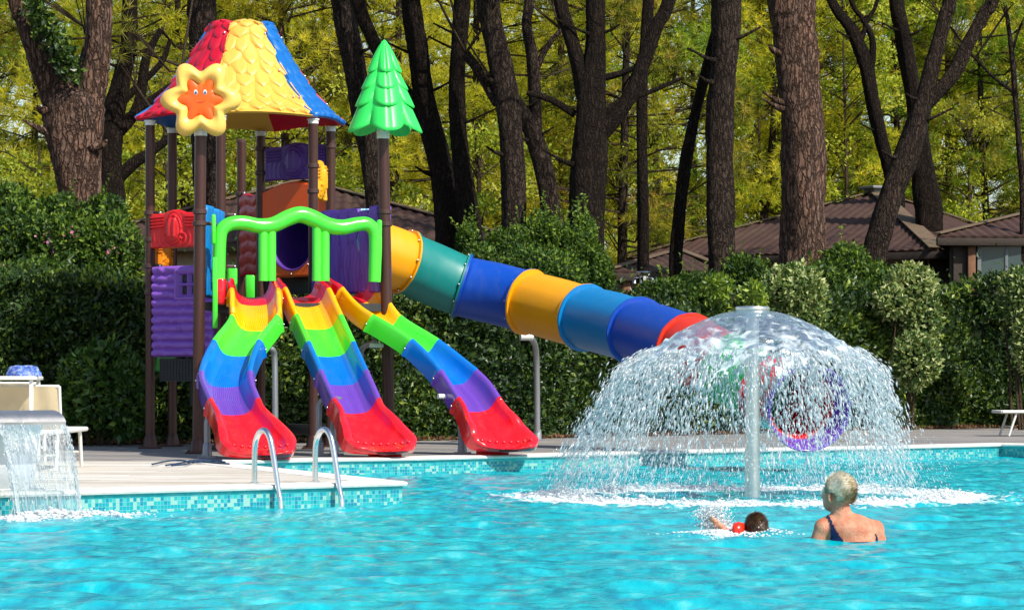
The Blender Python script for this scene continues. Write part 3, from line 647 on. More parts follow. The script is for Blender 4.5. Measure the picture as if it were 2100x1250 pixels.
# red blocks under the lips and galvanised slide supports
for px, py, Y in ((560, 938, 29.9), (790, 932, 30.9), (1010, 925, 31.8)):
    b = MB(); c = ap(px, py, Y); zt = DZ+.11; b.box((c[0], c[1], (DZ+zt)/2), (.36, .16, zt-DZ), bev=.02); b.build('slide_foot', RED, play, ang=40)
def leg(pts, r=.034, base=True):
    b = MB(); q = crom(pts, 6); b.tube(q, r, 14); o = b.build('slide_support', GALV, play)
    x, y = q[0][:2]
    f = MB(); f.box((x, y, DZ+.01), (.2, .16, .02)); f.lathe((x, y, DZ+.02), [(r+.02, 0), (r+.012, .12), (r+.002, .14)], 14); f.build('foot_plate', GALV, o, ang=40)
def gl(px, Y): 
    p = ap(px, 0, Y); return np.array((p[0], p[1], DZ+.01))
leg([gl(425, 30.7), ap(425, 900, 30.7), ap(426, 860, 30.7), ap(436, 842, 30.75)])
leg([gl(565, 32.0), ap(564, 800, 32.0), ap(563, 735, 32.0), ap(558, 716, 31.95), ap(540, 712, 31.9)])
leg([gl(654, 31.6), ap(654, 850, 31.6), ap(656, 828, 31.6), ap(672, 815, 31.55), ap(700, 820, 31.5)])
leg([gl(686, 31.7), ap(684, 870, 31.7), ap(700, 850, 31.6)])
leg([gl(948, 32.3), ap(945, 880, 32.3), ap(946, 840, 32.3)])
leg([gl(740, 33.2), ap(740, 740, 33.2), ap(744, 712, 33.1), ap(770, 700, 33.0)])
leg([at(1102, 0, 41.3)*(1, 1, 0)+(0, 0, DZ), at(1101, 800, 41.2), at(1099, 722, 41.0), at(1092, 697, 40.4), at(1078, 688, 39.6)], .042)
b = MB(); q = at(1078, 690, 39.2); b.tube([q+(-.07, -.05, 0), q+(.09, .0, 0)], .05, 14); b.build('pipe_bracket', WHT, play)
b = MB(); q = ap(906, 812, 32.05); b.tube([q+(-.04, -.06, 0), q+(.06, .0, 0)], .028, 14); b.build('pipe_bracket', WHT, play)
b = MB(); b.box(ap(772, 708, 32.9), (.16, .1, .05), bev=.01); b.build('pipe_bracket', WHT, play)
# tube slide
tb = [(748, 510, 38.1), (829, 537, 38.4), (886, 561, 38.6), (947, 586, 38.7), (1016, 602, 38.6), (1082, 619, 38.35), (1142, 635, 37.95), (1200, 651, 37.5), (1257, 665, 37.0), (1308, 680, 36.4), (1362, 697, 35.8), (1412, 715, 35.15), (1450, 733, 34.75), (1488, 753, 34.45), (1530, 778, 34.3), (1573, 802, 34.1), (1612, 815, 33.75), (1643, 829, 33.3)]
tcols = [(0, TYEL), (1, TEAL), (3, DBL), (5, TYEL), (7, LBL), (9, DBL), (11, plastic('tube_red_plastic', (.7, .03, .01), .4)), (13, GTUBE), (15, RED)]
tp_ = np.array([at(*p) for p in tb]); per = 6; A = crom(tp_, per); n = len(A); T = np.gradient(A, axis=0); T /= np.linalg.norm(T, axis=1)[:, None]
TR = .385
def tring(i, r, sh=0, k=44):
    up = np.array((0, 0, 1.)); s_ = np.cross(T[i], up); s_ /= np.linalg.norm(s_); u_ = np.cross(s_, T[i]); a = np.linspace(0, 2*pi, k, endpoint=False)
    # slight longitudinal seams
    rr_ = r+0*a; rr_ = rr_+np.where((np.arange(k) % 4) == 0, .004, 0)
    return A[i]+T[i]*sh+rr_[:, None]*(np.cos(a)[:, None]*s_+np.sin(a)[:, None]*u_)
troot = None
for j, (st, mt) in enumerate(tcols):
    m0 = st*per; m1 = tcols[j+1][0]*per if j+1 < len(tcols) else n-1
    b = MB(); rg = [tring(m0, TR-.03), tring(m0, TR+.04, .001), tring(m0, TR+.04, .025), tring(m0, TR, .03)]
    rg += [tring(i, TR+.008*sin(pi*(i-m0)/(m1-m0))) for i in range(m0+1, m1)]
    if j == len(tcols)-1: rg += [tring(m1, TR), tring(m1, TR+.0), tring(m1, TR-.02)]
    else: rg += [tring(m1, TR, -.03), tring(m1, TR+.04, -.025), tring(m1, TR+.04, -.001), tring(m1, TR-.03)]
    rg += [tring(i, TR-.03) for i in range(m1-1, m0, -1)]
    b.grid(np.array(rg), cv=True, cu=True)
    if j == 0: troot = b.build('tube_slide', mt, play, ang=50); troot['label'] = 'long covered tube slide of coloured sections'
    else: b.build('tube_section', mt, troot, ang=50)
    if j:
        for a in range(0, 44, 5):
            q = tring(m0, TR+.022, -.035)[a]
            if q[1] < A[m0][1]+.05: bolt(troot, q, .015, 'flange_bolt')
# purple flared exit
b = MB(); i = n-1
rg = [tring(i, TR-.02, -.02), tring(i, TR, 0), tring(i, TR+.03, .08), tring(i, TR+.05, .2), tring(i, TR+.07, .28), tring(i, TR+.085, .29), tring(i, TR+.095, .275), tring(i, TR+.075, .18), tring(i, TR+.06, .06), tring(i, TR+.03, -.04)]
b.grid(np.array(rg), cv=True, cu=True); b.build('exit_flare', PUR, troot)
# ------------------------------------------------------------ fountain
FC = np.array((FX, FY, 0.))
ft = empty('mushroom_fountain', (FX, FY, 0), 'steel column with a round head pouring a dome of water', 'fountain')
b = MB(); b.tube([(FX, FY, z) for z in (-1.2, -.4, .1, .6, 1.1, 1.58)], [.068, .068, .066, .062, .06, .058], 28); b.build('column', BRUSH, ft, ang=50)
b = MB(); b.lathe((FX, FY, 0), [(.06, 1.55), (.075, 1.585), (.13, 1.598), (.146, 1.605), (.148, 1.622), (.144, 1.634), (.13, 1.638), (.01, 1.645)], 40); b.build('head', BRUSH, ft, ang=50)
def m_sheet(name, lo, hi, sc, white=(.93, .97, 1), clear=(.86, .95, .97), alo=.06, ahi=.95, gl=.35):
    # thin aerated water: clear, glossy, with froth streaks that follow the flow attribute
    n = N(name); f = n('ShaderNodeAttribute', attribute_name='flow').outputs['Vector']
    g = n.noise(n('ShaderNodeMapping', {0: f, 'Scale': sc}).outputs[0], 1, 6, .62).outputs[0]
    t = n('ShaderNodeAttribute', attribute_name='tint').outputs['Fac']
    thr = n.math('ADD', g, n.math('MULTIPLY', t, .34)); m = n.ramp(thr, [(lo, (0, 0, 0)), (hi, (1, 1, 1))])
    al = n.math('ADD', n.math('MULTIPLY', m, ahi-alo), alo)
    nb = n.bump(g, .5, .03)
    foam = n('ShaderNodeBsdfDiffuse', {0: (*white, 1), 'Normal': nb}); tl = n('ShaderNodeBsdfTranslucent', {0: (*white, 1)}); fm = n('ShaderNodeMixShader', {0: .45, 1: foam.outputs[0], 2: tl.outputs[0]})
    tr = n('ShaderNodeBsdfTransparent', {0: (*clear, 1)}); gs = n('ShaderNodeBsdfGlossy', {0: (1, 1, 1, 1), 1: .12, 'Normal': nb})
    fr = n('ShaderNodeFresnel', {0: 1.33, 'Normal': nb}).outputs[0]
    cl = n('ShaderNodeMixShader', {0: n.math('MINIMUM', n.math('MULTIPLY', fr, gl*2), .6), 1: tr.outputs[0], 2: gs.outputs[0]})
    x = n('ShaderNodeMixShader', {0: al, 1: cl.outputs[0], 2: fm.outputs[0]}); n.link(x.outputs[0], n.out.inputs[0]); return n.m
def flow_attr(o, fl):
    a = o.data.attributes.new('flow', 'FLOAT_VECTOR', 'POINT'); a.data.foreach_set('vector', np.asarray(fl, np.float32).ravel())
FN = N('foam'); g_ = FN.noise(FN.co(), 40, 3).outputs[0]
fd_ = FN('ShaderNodeBsdfDiffuse', {0: (.92, .96, .98, 1)}); ft_ = FN('ShaderNodeBsdfTranslucent', {0: (.88, .95, .98, 1)}); fg_ = FN('ShaderNodeBsdfGlossy', {0: (1, 1, 1, 1), 1: .15})
fx_ = FN('ShaderNodeMixShader', {0: .4, 1: fd_.outputs[0], 2: ft_.outputs[0]}); fy_ = FN('ShaderNodeMixShader', {0: .15, 1: fx_.outputs[0], 2: fg_.outputs[0]})
FN.link(fy_.outputs[0], FN.out.inputs[0]); FOAM = FN.m
DN = N('water_drops'); dd_ = DN('ShaderNodeBsdfDiffuse', {0: (.95, .98, 1, 1)}); dt_ = DN('ShaderNodeBsdfTransparent', {0: (.93, .98, .98, 1)}); dl_ = DN('ShaderNodeBsdfTranslucent', {0: (.92, .98, 1, 1)}); dg_ = DN('ShaderNodeBsdfGlossy', {0: (1, 1, 1, 1), 1: .1})
a_ = DN('ShaderNodeMixShader', {0: .5, 1: dd_.outputs[0], 2: dl_.outputs[0]}); b_ = DN('ShaderNodeMixShader', {0: .28, 1: a_.outputs[0], 2: dt_.outputs[0]}); c_ = DN('ShaderNodeMixShader', {0: .25, 1: b_.outputs[0], 2: dg_.outputs[0]})
DN.link(c_.outputs[0], DN.out.inputs[0]); DROP = DN.m
ZT = 1.6
def zdome(r): return ZT-.54*np.clip(r-.14, 0, None)**1.5
def rfall(h): return np.where(h < .5, .14+.95*(np.clip(h, 0, .5)/.5)**(2/3), 1.09+.40*np.clip(h-.5, 0, None)**.9)
SH_F = m_sheet('dome_water', .60, .78, (2.6, 3.4, 2.6), alo=.07, gl=.7)
nth, nr = 420, 120
th, rr = np.meshgrid(np.linspace(0, 2*pi, nth, endpoint=False), np.linspace(.13, 1.16, nr), indexing='ij')
lob = .5*np.sin(th*9+1)+.4*np.sin(th*17+2)+.35*np.sin(th*31)
rr2 = rr+.02*np.sin(rr*38+.8*np.sin(th*5)+lob)*np.clip(rr-.2, 0, 1)+.05*lob*np.clip(rr-.55, 0, 1)
z = zdome(rr2)+.018*np.sin(rr*52+1.2*np.sin(th*7)+lob*1.4)*np.clip(rr-.15, 0, .9)+.03*np.sin(th*23+rr*16)*np.clip(rr-.5, 0, 1)
Pq = np.stack([FX+rr2*np.cos(th), FY+rr2*np.sin(th), z], -1)
mb = MB(); I = np.arange(nth*nr).reshape(nth, nr); A2 = np.vstack([I, I[:1]]); q = np.stack([A2[:-1, :-1], A2[1:, :-1], A2[1:, 1:], A2[:-1, 1:]], -1).reshape(-1, 4)
hol = -.25+(np.sin(th*13+rr*9)+np.sin(th*29-rr*21+1)+np.sin(th*41+rr*33+2)+.8*np.sin(th*67-rr*14)+.8*np.sin(rr*47+th*3))/2.6
kp = ~((hol > 1.0-1.9*np.clip(rr-.80, 0, 1)/.34)).ravel(); q = q[kp[q].all(1)]
mb.add(Pq.reshape(-1, 3), q, t=np.clip((rr-.16)/.9, 0, 1.2).ravel()*.62)
o = mb.build('fountain_water', SH_F, tint=True, loc=(FX, FY, 0)); tag(o, 'clear dome of water falling from the mushroom fountain head', 'water dome', kind='stuff')
fl = np.stack([np.cos(th)*3.2*(1+rr), rr*2.6+.2*np.sin(th*3), np.sin(th)*3.2*(1+rr)], -1).reshape(-1, 3)
fl = np.stack([np.cos(th)*1.6, rr*3.4+.25*np.sin(th*4), np.sin(th)*1.6], -1).reshape(-1, 3); flow_attr(o, fl)
OCT = np.array([(1, 0, 0), (-1, 0, 0), (0, 1, 0), (0, -1, 0), (0, 0, 1), (0, 0, -1)], float)
OCF = np.array([(0, 2, 4), (2, 1, 4), (1, 3, 4), (3, 0, 4), (2, 0, 5), (1, 2, 5), (3, 1, 5), (0, 3, 5)])
def drops(mb, p, d, r, ln):
    """stretched drops: centres p, directions d, radii r, half lengths ln"""
    p = np.asarray(p); n = len(p); d = d/np.linalg.norm(d, axis=1)[:, None]; s_ = np.cross(d, NR.normal(size=(n, 3))); s_ /= np.linalg.norm(s_, axis=1)[:, None]; t_ = np.cross(d, s_)
    V = p[:, None]+OCT[None, :, 0:1]*s_[:, None]*r[:, None, None]+OCT[None, :, 1:2]*t_[:, None]*r[:, None, None]+OCT[None, :, 2:3]*d[:, None]*ln[:, None, None]
    Fq = (OCF[None]+6*np.arange(n)[:, None, None]).reshape(-1, 3); mb.add(V.reshape(-1, 3), Fq)
mb = MB(); nd = 27000
# drops gather in fingers along the breaking edge
fing = NR.random(70)*2*pi; ta = np.where(NR.random(nd) < .72, fing[NR.integers(0, 70, nd)]+NR.normal(0, .03, nd), NR.random(nd)*2*pi)
hd = .36+1.22*NR.random(nd)**1.35; rd = rfall(hd); rd2 = rd+NR.normal(0, 1, nd)*(.022+.05*hd); zz_ = ZT-hd+NR.normal(0, .02, nd); ok = zz_ > 0
dr_ = (rfall(hd+.02)-rfall(hd))/.02
dv = np.stack([np.cos(ta)*dr_, np.sin(ta)*dr_, -1+0*ta], -1)+NR.normal(0, .12, (nd, 3)); pr = np.stack([FX+rd2*np.cos(ta)-.16*np.clip(1.25-zz_, 0, 2)**1.2, FY+rd2*np.sin(ta), zz_], -1)
rad = np.exp(NR.normal(math.log(.0024), .6, nd))*np.clip(1.7-.6*hd, .6, 1.5); rad = np.clip(rad, .0012, .012)
drops(mb, pr[ok], dv[ok], rad[ok], (rad*NR.uniform(2, 8, nd))[ok])
nd = 9000; ta = NR.random(nd)*2*pi; rd = 1.0+.75*NR.random(nd)**1.6; zz_ = 1.0*NR.random(nd)*np.clip(2.1-rd, 0, 1)
ok = zz_ > 0; rad = np.exp(NR.normal(math.log(.0019), .45, nd)); pr = np.stack([FX+rd*np.cos(ta), FY+rd*np.sin(ta), zz_+.02], -1); dv = np.stack([np.cos(ta)*.5, np.sin(ta)*.5, -1.3+0*ta], -1)
drops(mb, pr[ok], dv[ok], rad[ok], (rad*3.5)[ok])
tag(mb.build('fountain_spray', DROP, loc=(FX, FY, 0)), 'white spray of drops falling around the mushroom fountain', 'spray', kind='stuff')
def foam(name, label, pts, r, loc):
    mb = MB(); n = len(pts); d = np.tile((1., 0, 0), (n, 1))+NR.normal(0, .5, (n, 3))*(1, 1, .05)
    drops(mb, pts, d, r, r*NR.uniform(1.2, 3, n)); return tag(mb.build(name, FOAM, loc=loc), label, 'foam', kind='stuff')
nf = 16000; ta = NR.random(nf)*2*pi; cl = 1.70+.07*np.sin(ta*7)+.05*np.sin(ta*17+1); rd = cl+NR.normal(0, .11, nf)+.12*np.abs(NR.normal(0, 1, nf))*(NR.random(nf) < .3)
x_, y_ = FX+rd*np.cos(ta), FY+rd*np.sin(ta); z_ = waves(x_, y_)+np.abs(NR.normal(0, .022, nf))*np.exp(-((rd-cl)/.2)**2)
foam('fountain_foam', 'ring of white foam where the fountain water lands', np.stack([x_, y_, z_], -1), np.clip(np.exp(NR.normal(math.log(.0055), .45, nf)), .002, .018), (FX, FY, 0))

# ------------------------------------------------------------ waterfall spout
fw = np.array((.653, -.757, 0)); wd = np.array((.757, .653, 0)); L0 = at(62, 868, 22.25)
prof = [(.0, .0), (-.03, .036), (-.08, .062), (-.15, .078), (-.23, .072), (-.30, .035), (-.335, -.05), (-.345, -.15), (-.33, -.3), (-.31, -.4), (-.30, DZ-L0[2])]
pc = crom([(a, b_, 0) for a, b_ in prof], 4)[:, :2]; rows = []
for i, (a, z) in enumerate(pc):
    t_ = np.gradient(pc, axis=0)[i]; t_ = t_/np.linalg.norm(t_); nn_ = np.array((t_[1], -t_[0])); hw = .30-.10*np.clip((-.05-z)/.45, 0, 1); th_ = .018
    ring = []
    for sgn, off in ((-1, th_), (1, th_), (1, -th_), (-1, -th_)):
        ring.append(L0+fw*(a+nn_[0]*off)+wd*hw*sgn+np.array((0, 0, z+nn_[1]*off)))
    rows.append(ring)
b = MB(); b.loft(np.array(rows)); sp = empty('water_cascade_spout', (L0+fw*-.3)*(1, 1, 0)+(0, 0, DZ), 'curved steel cascade spout standing on the near deck edge', 'water spout')
b.build('duct', metal('satin_steel', (.62, .6, .57), .38, .12), sp, ang=40)
b = MB(); q = (L0+fw*-.3)*(1, 1, 0)+(0, 0, DZ+.012); b.box(q, (.5, .24, .02), math.atan2(wd[1], wd[0]), bev=.006); b.build('base_plate', BRUSH, sp, ang=40)
nu, nv = 120, 90; u, v = np.meshgrid(np.linspace(-1, 1, nu), np.linspace(0, 1, nv), indexing='ij')
fall = v**2*L0[2]; fwd = .02+.22*v+.012*np.sin(u*22+v*5)*v+.008*np.sin(u*57)*v+.03*np.abs(u)**8*v
wdt = .29*(1-.07*v+.02*v*np.sin(v*9))
Pq = L0+fwd[..., None]*fw+(u*wdt)[..., None]*wd; Pq[..., 2] = L0[2]-.005-v*L0[2]*(.35+.65*v)
mb = MB(); tn_ = np.clip(.10+.25*v+.9*np.clip(np.abs(u)-.88, 0, 1)*7, 0, 1.3); mb.grid(Pq, t=tn_.ravel())
SH_W = m_sheet('cascade_water', .58, .95, (8, 1.3, 1), alo=.16, gl=.6)
o = mb.build('cascade_water', SH_W, tint=True, loc=L0*(1, 1, 0)); flow_attr(o, np.stack([u, v, 0*u], -1).reshape(-1, 3)); tag(o, 'sheet of water falling from the curved steel spout', 'waterfall', kind='stuff')
mb = MB(); n = 900; uu = np.where(NR.random(n) < .6, np.sign(NR.normal(size=n))*(.95+.04*NR.normal(size=n)), NR.uniform(-1, 1, n)); vv = NR.random(n)**.7
pr = L0+(.03+.22*vv)[:, None]*fw+(uu*.285)[:, None]*wd; pr[:, 2] = L0[2]*(1-vv*(.35+.65*vv)); pr += NR.normal(0, .008, (n, 3)); rad = NR.uniform(.002, .005, n)
drops(mb, pr, np.tile((.1, -.1, -1.), (n, 1)), rad, rad*5); tag(mb.build('cascade_drops', DROP, loc=L0*(1, 1, 0)), 'drops along the edges of the falling cascade sheet', 'water drops', kind='stuff')
n = 5000; uu = NR.normal(0, .55, n); pr = L0+(.25+NR.normal(0, .05, n)*(1+np.abs(uu)))[:, None]*fw+(uu*.36+.12*(uu > .4)*NR.random(n)*3)[:, None]*wd; pr[:, 2] = waves(pr[:, 0], pr[:, 1])+np.abs(NR.normal(0, .02, n))*np.exp(-uu**2)
foam('cascade_foam', 'white foam where the cascade meets the pool', pr, np.clip(np.exp(NR.normal(math.log(.006), .5, n)), .002, .02), L0*(1, 1, 0))

# ------------------------------------------------------------ pool ladder
ent = np.array((-1.80, 23.62)); sp_ = np.array((.757, .653))*.60; nv_ = np.array((-.653, .757))
ld = empty('pool_ladder', (*(ent+nv_*.3+sp_/2), DZ), 'stainless steel pool ladder with two arched handrails at the near deck edge', 'pool ladder')
for k_ in (0, 1):
    e = ent+sp_*k_*1.0; f = e+nv_*.36
    if k_: pass
    zt = .62
    pts = [(*f, DZ), (*f, .35), (*(f-nv_*.01), .5), (*(f-nv_*.06), .585), (*(f-nv_*.13), .61), (*(f-nv_*.19), .57), (*(f-nv_*.235), .47), (*(e+nv_*.045), .15), (*(e+nv_*.01), -.05), (*(e+nv_*.02), -.9)]
    b = MB(); b.tube(crom(pts, 7), .0225, 16); hr = b.build('handrail', STEEL, ld)
    b = MB(); b.lathe((*f, DZ+.006), [(.04, 0), (.04, .01), (.026, .014)], 20); b.build('rosette', STEEL, hr, ang=40)
for z in (-.25, -.5, -.75):
    b = MB(); c = ent+sp_/2+nv_*.01; b.box((*c, z), (.56, .08, .025), math.atan2(.653, .757), bev=.006); b.build('tread', STEEL, ld, ang=40)
# ------------------------------------------------------------ deck furniture
def furn_lounger(name, x, y, rz, label, back=60, z0=DZ, group=None, matf=BEIGE, head=.7):
    ca, sa = cos(rz), sin(rz)
    def tp2(p): p = np.asarray(p, float); return np.stack([x+p[..., 0]*ca-p[..., 1]*sa, y+p[..., 0]*sa+p[..., 1]*ca, z0+p[..., 2]], -1)
    r = empty(name, (x, y, z0), label, 'sun lounger', group); W, L, H = .64, 1.9, .36
    b = MB()
    for s in (-1, 1): b.tube(tp2([(0, s*W/2, H), (L, s*W/2, H)]), .022, 10)
    for q in (0, L): b.tube(tp2([(q, -W/2, H), (q, W/2, H)]), .022, 10)
    b.tube(tp2([(L-head, -W/2, H), (L-head, W/2, H)]), .016, 10)
    b.build('frame', WHT, r)
    for q, dx in ((.22, -.12), (L-.3, .12)):
        b = MB(); b.tube(tp2([(q, -W/2+.03, H), (q+dx, -W/2+.03, 0.01)]), .018, 10); b.tube(tp2([(q, W/2-.03, H), (q+dx, W/2-.03, .01)]), .018, 10); b.tube(tp2([(q+dx*.6, -W/2+.03, H*.4), (q+dx*.6, W/2-.03, H*.4)]), .012, 8); b.build('leg_frame', WHT, r)
    u, v = np.meshgrid(np.linspace(0, 1, 24), np.linspace(-1, 1, 12), indexing='ij')
    Pm = np.stack([.03+u*(L-head-.06), v*(W/2-.02), H+.012-.03*(1-v*v)], -1); b = MB(); b.grid(tp2(Pm)); b.grid(tp2(Pm-(0, 0, .012))[::-1]); b.build('seat', matf, r)
    a = radians(back); Pm = np.stack([L-head+u*head*cos(a)+.0*u, v*(W/2-.03), H+u*head*sin(a)+.0*v], -1); off = (.012*np.sin(v*9+u*2)+.02*(1-v*v)); Pm[..., 0] += off
    b = MB(); b.grid(tp2(Pm)); b.grid(tp2(Pm+(.014, 0, 0))[::-1]); bk = b.build('backrest', matf, r)
    b = MB()
    for s in (-1, 1): b.tube(tp2([(L-head, s*(W/2-.02), H), (L-head+head*cos(a), s*(W/2-.02), H+head*sin(a))]), .015, 8)
    b.tube(tp2([(L-head+head*cos(a), -W/2+.02, H+head*sin(a)), (L-head+head*cos(a), W/2-.02, H+head*sin(a))]), .015, 8); b.build('backrest_frame', WHT, bk)
    return r
q = at(62, 0, 27.6); furn_lounger('sun_lounger', q[0]+.0, q[1]+1.35, radians(-90), 'beige sun lounger with raised backrest behind the cascade spout', 76, DZ, 'beige sun loungers on the near deck', head=.42)
q = at(20, 0, 29.6); furn_lounger('sun_lounger', q[0]-.1, q[1]+1.0, radians(-84), 'rear beige sun lounger beneath the towel table', 60, DZ, 'beige sun loungers on the near deck', head=.5)
q = at(2046, 0, 44.8); furn_lounger('sun_lounger', q[0], q[1], radians(4), 'white framed sun lounger cut by the right edge of the photo by the hedge', 25, group=None)
tq = at(10, 772, 27.3); tb_ = empty('side_table', (tq[0], tq[1], DZ), 'small white table holding a blue towel above the beige loungers', 'table')
b = MB(); b.box(tq+(-.05, 0, -.012), (.72, .5, .035), bev=.01); b.build('tabletop', WHT, tb_, ang=40)
for sx in (-.38, .27):
    for sy in (-.2, .2):
        b = MB(); b.box((tq[0]+sx, tq[1]+sy, (tq[2]-.03+DZ)/2), (.035, .035, tq[2]-.03-DZ), bev=.005); b.build('leg', WHT, tb_, ang=40)
n = N('blue_patterned_towel'); g = n.noise(n.co(), 22, 5, .8).outputs[0]
TOW = n.fin(n.ramp(g, [(.38, (.02, .05, .25)), (.5, (.08, .17, .5)), (.6, (.35, .4, .6)), (.68, (.4, .12, .2)), (.75, (.02, .04, .2))]), .9)
u, v = np.meshgrid(np.linspace(0, 2*pi, 60, endpoint=False), np.linspace(0, 1, 24), indexing='ij')
rr = .145*(1+.15*np.sin(3*u)+.08*np.sin(7*u+1))*np.sin(v*pi/2)**.8; h = .075*np.cos(v*pi/2)**.7*(1+.25*np.sin(u*2+v*4))+.012*np.sin(u*9+v*14)*v*(1-v)*4
b = MB(); c = at(48, 770, 27.2); b.grid(np.stack([c[0]+rr*1.0*np.cos(u), c[1]+rr*.8*np.sin(u), tq[2]+.007+np.clip(h, 0, 1)], -1), cu=True); tag(b.build('towel', TOW, loc=c), 'crumpled blue patterned towel lying on the white table', 'towel')
# cords lying on the deck
hm = plastic('blue_hose_rubber', (.006, .03, .08), .75)
cords = [[(312, 956), (345, 949), (372, 948), (398, 952), (430, 949), (462, 951)], [(340, 958), (372, 953), (395, 948), (425, 947), (455, 948)], [(352, 958), (380, 956), (402, 950), (440, 953), (470, 955)]]
hz = empty('hose', (*at(400, 0, 30.0)[:2], DZ), 'dark blue hose lying in loose loops on the pale deck', 'hose')
for cd in cords:
    b = MB(); pts = [(at(x, 0, 5084/(y-780))*(1, 1, 0)+(0, 0, DZ+.022)) for x, y in cd]; b.tube(crom(pts, 8), .0085, 8); b.build('hose_loop', hm, hz)
# shower
sh = empty('shower_column', at(1320, 0, 48.5)*(1, 1, 0)+(0, 0, DZ), 'polished steel shower column with flat cap rising behind the hedge', 'shower'); c = at(1320, 0, 48.5); z1 = at(0, 566, 48.5)[2]
b = MB(); b.lathe((c[0], c[1], 0), [(.07, DZ), (.07, z1)], 24); b.build('column', STEEL, sh, ang=40)
b = MB(); b.lathe((c[0], c[1], 0), [(.07, z1), (.12, z1+.03), (.125, z1+.06), (.11, z1+.075), (.01, z1+.08)], 24); b.build('cap', STEEL, sh, ang=40)
for s in (-1, 1): b = MB(); b.tube([(c[0]+s*.08, c[1], z1-.02), (c[0]+s*.14, c[1]-.02, z1-.04), (c[0]+s*.15, c[1]-.03, z1-.12)], [.015, .02, .035], 10); b.build('shower_head', STEEL, sh)

# ------------------------------------------------------------ people
def noise3(p, sc, seed=0):
    r = np.random.default_rng(seed); z = np.zeros(len(p))
    for i in range(9):
        k = r.normal(size=3); k /= np.linalg.norm(k); z += np.sin((p @ k)*sc*1.4**i+r.random()*6.28+np.sin((p @ np.roll(k, 1))*sc*.8*1.3**i)*1.2)/(1+.5*i)
    return z/3
def remeshed(name, mb, mat, parent, vox, sm=6):
    o = mb.build(name, mat, parent); m = o.modifiers.new('r', 'REMESH'); m.mode = 'VOXEL'; m.voxel_size = vox; m.use_smooth_shade = True
    s2 = o.modifiers.new('s', 'SMOOTH'); s2.iterations = sm; s2.factor = .5
    dg = bpy.context.evaluated_depsgraph_get(); me = bpy.data.meshes.new_from_object(o.evaluated_get(dg)); o.modifiers.clear(); old = o.data; o.data = me; bpy.data.meshes.remove(old); me.name = name
    if not me.materials: me.materials.append(mat)
    me.polygons.foreach_set('use_smooth', np.full(len(me.polygons), True)); return o
def caps(mb, p, q, r0, r1, k=16):
    p, q = np.asarray(p, float), np.asarray(q, float); n = 7; ts = np.linspace(0, 1, n); L = np.linalg.norm(q-p); d = (q-p)/L
    e = [p-d*r0*.98, p-d*r0*.8, p-d*r0*.45]+[p+(q-p)*t for t in ts]+[q+d*r1*.45, q+d*r1*.8, q+d*r1*.98]
    rr = [r0*.15, r0*.6, r0*.89]+[r0+(r1-r0)*t for t in ts]+[r1*.89, r1*.6, r1*.15]; mb.tube(e, rr, k)
def skin(name, c):
    n = N(name); g = n.noise(n.co(), 14, 5, .6).outputs[0]; g2 = n.noise(n.co(), 140, 3).outputs[0]
    return n.fin(n.mix(n.ramp(g, [(.4, (0, 0, 0)), (.6, (1, 1, 1))]), c, (c[0]*.85, c[1]*.6, c[2]*.52)), .5, n.bump(g2, .6, .01), **{'Subsurface Weight': .06, 'Subsurface Radius': (.02, .008, .004)})
SKW = skin('tanned_skin', (.62, .28, .165)); SKC = skin('child_skin', (.70, .38, .25)); NAVY = fabric('navy_swimsuit', (.012, .025, .09), 500)
WY = 18.95
def wp(px, py, dy=0): return at(px, py, WY)+np.array((0, dy, 0))
wm = empty('person', wp(1740, 1108)*(1, 1, 0), 'grey haired swimmer in a navy swimsuit seen from behind, looking left', 'person')
b = MB()
b.ball(wp(1746, 1112, .0), (.168, .105, .17), 28); b.ball(wp(1742, 1088, -.005), (.165, .10, .115), 28); b.ball(wp(1750, 1165, .0), (.17, .12, .2), 28); b.ball(wp(1750, 1230, .0), (.19, .14, .2), 28)
b.ball(wp(1690, 1083, .0), (.066, .066, .07), 20); b.ball(wp(1795, 1087, .02), (.062, .062, .068), 20)
caps(b, wp(1724, 1062, .0), wp(1692, 1078, .0), .055, .055); caps(b, wp(1730, 1062, .01), wp(1790, 1082, .02), .055, .052); caps(b, wp(1722, 1025, .02), wp(1728, 1066, .0), .056, .068)
b.ball(wp(1722, 1006, .015), (.082, .095, .105), 24); b.ball(wp(1709, 1016, .05), (.062, .07, .088), 20); b.ball(wp(1706, 1033, .05), (.05, .06, .05), 18)
b.ball(wp(1691, 1018, .085), (.016, .02, .02), 12); b.ball(wp(1694, 1032, .075), (.018, .02, .012), 12); b.ball(wp(1694, 1006, .08), (.02, .02, .012), 12)
caps(b, wp(1688, 1084), wp(1668, 1140, .0), .058, .048); caps(b, wp(1668, 1140), wp(1650, 1165, .25), .044, .032)
caps(b, wp(1796, 1088, .02), wp(1812, 1140, .02), .053, .046); caps(b, wp(1812, 1140, .02), wp(1800, 1160, .27), .042, .03)
for s in (-1, 1): caps(b, wp(1750+s*28, 1240, 0), wp(1750+s*34, 1370, .05), .085, .055)
body = remeshed('body', b, SKW, wm, .0095, 5)
b = MB(); c = wp(1704, 1019, -.03)
for rr_ in (1,):
    a = np.linspace(0, 2*pi, 20, endpoint=False); b.tube(np.stack([c[0]+.014*np.cos(a)-.004, c[1]-.02+.012*np.cos(a), c[2]+.028*np.sin(a)+.0*a], -1), .0075, 8); b.ball(c+(0, -.01, 0), (.012, .01, .024), 12)
b.build('ear', SKW, wm)
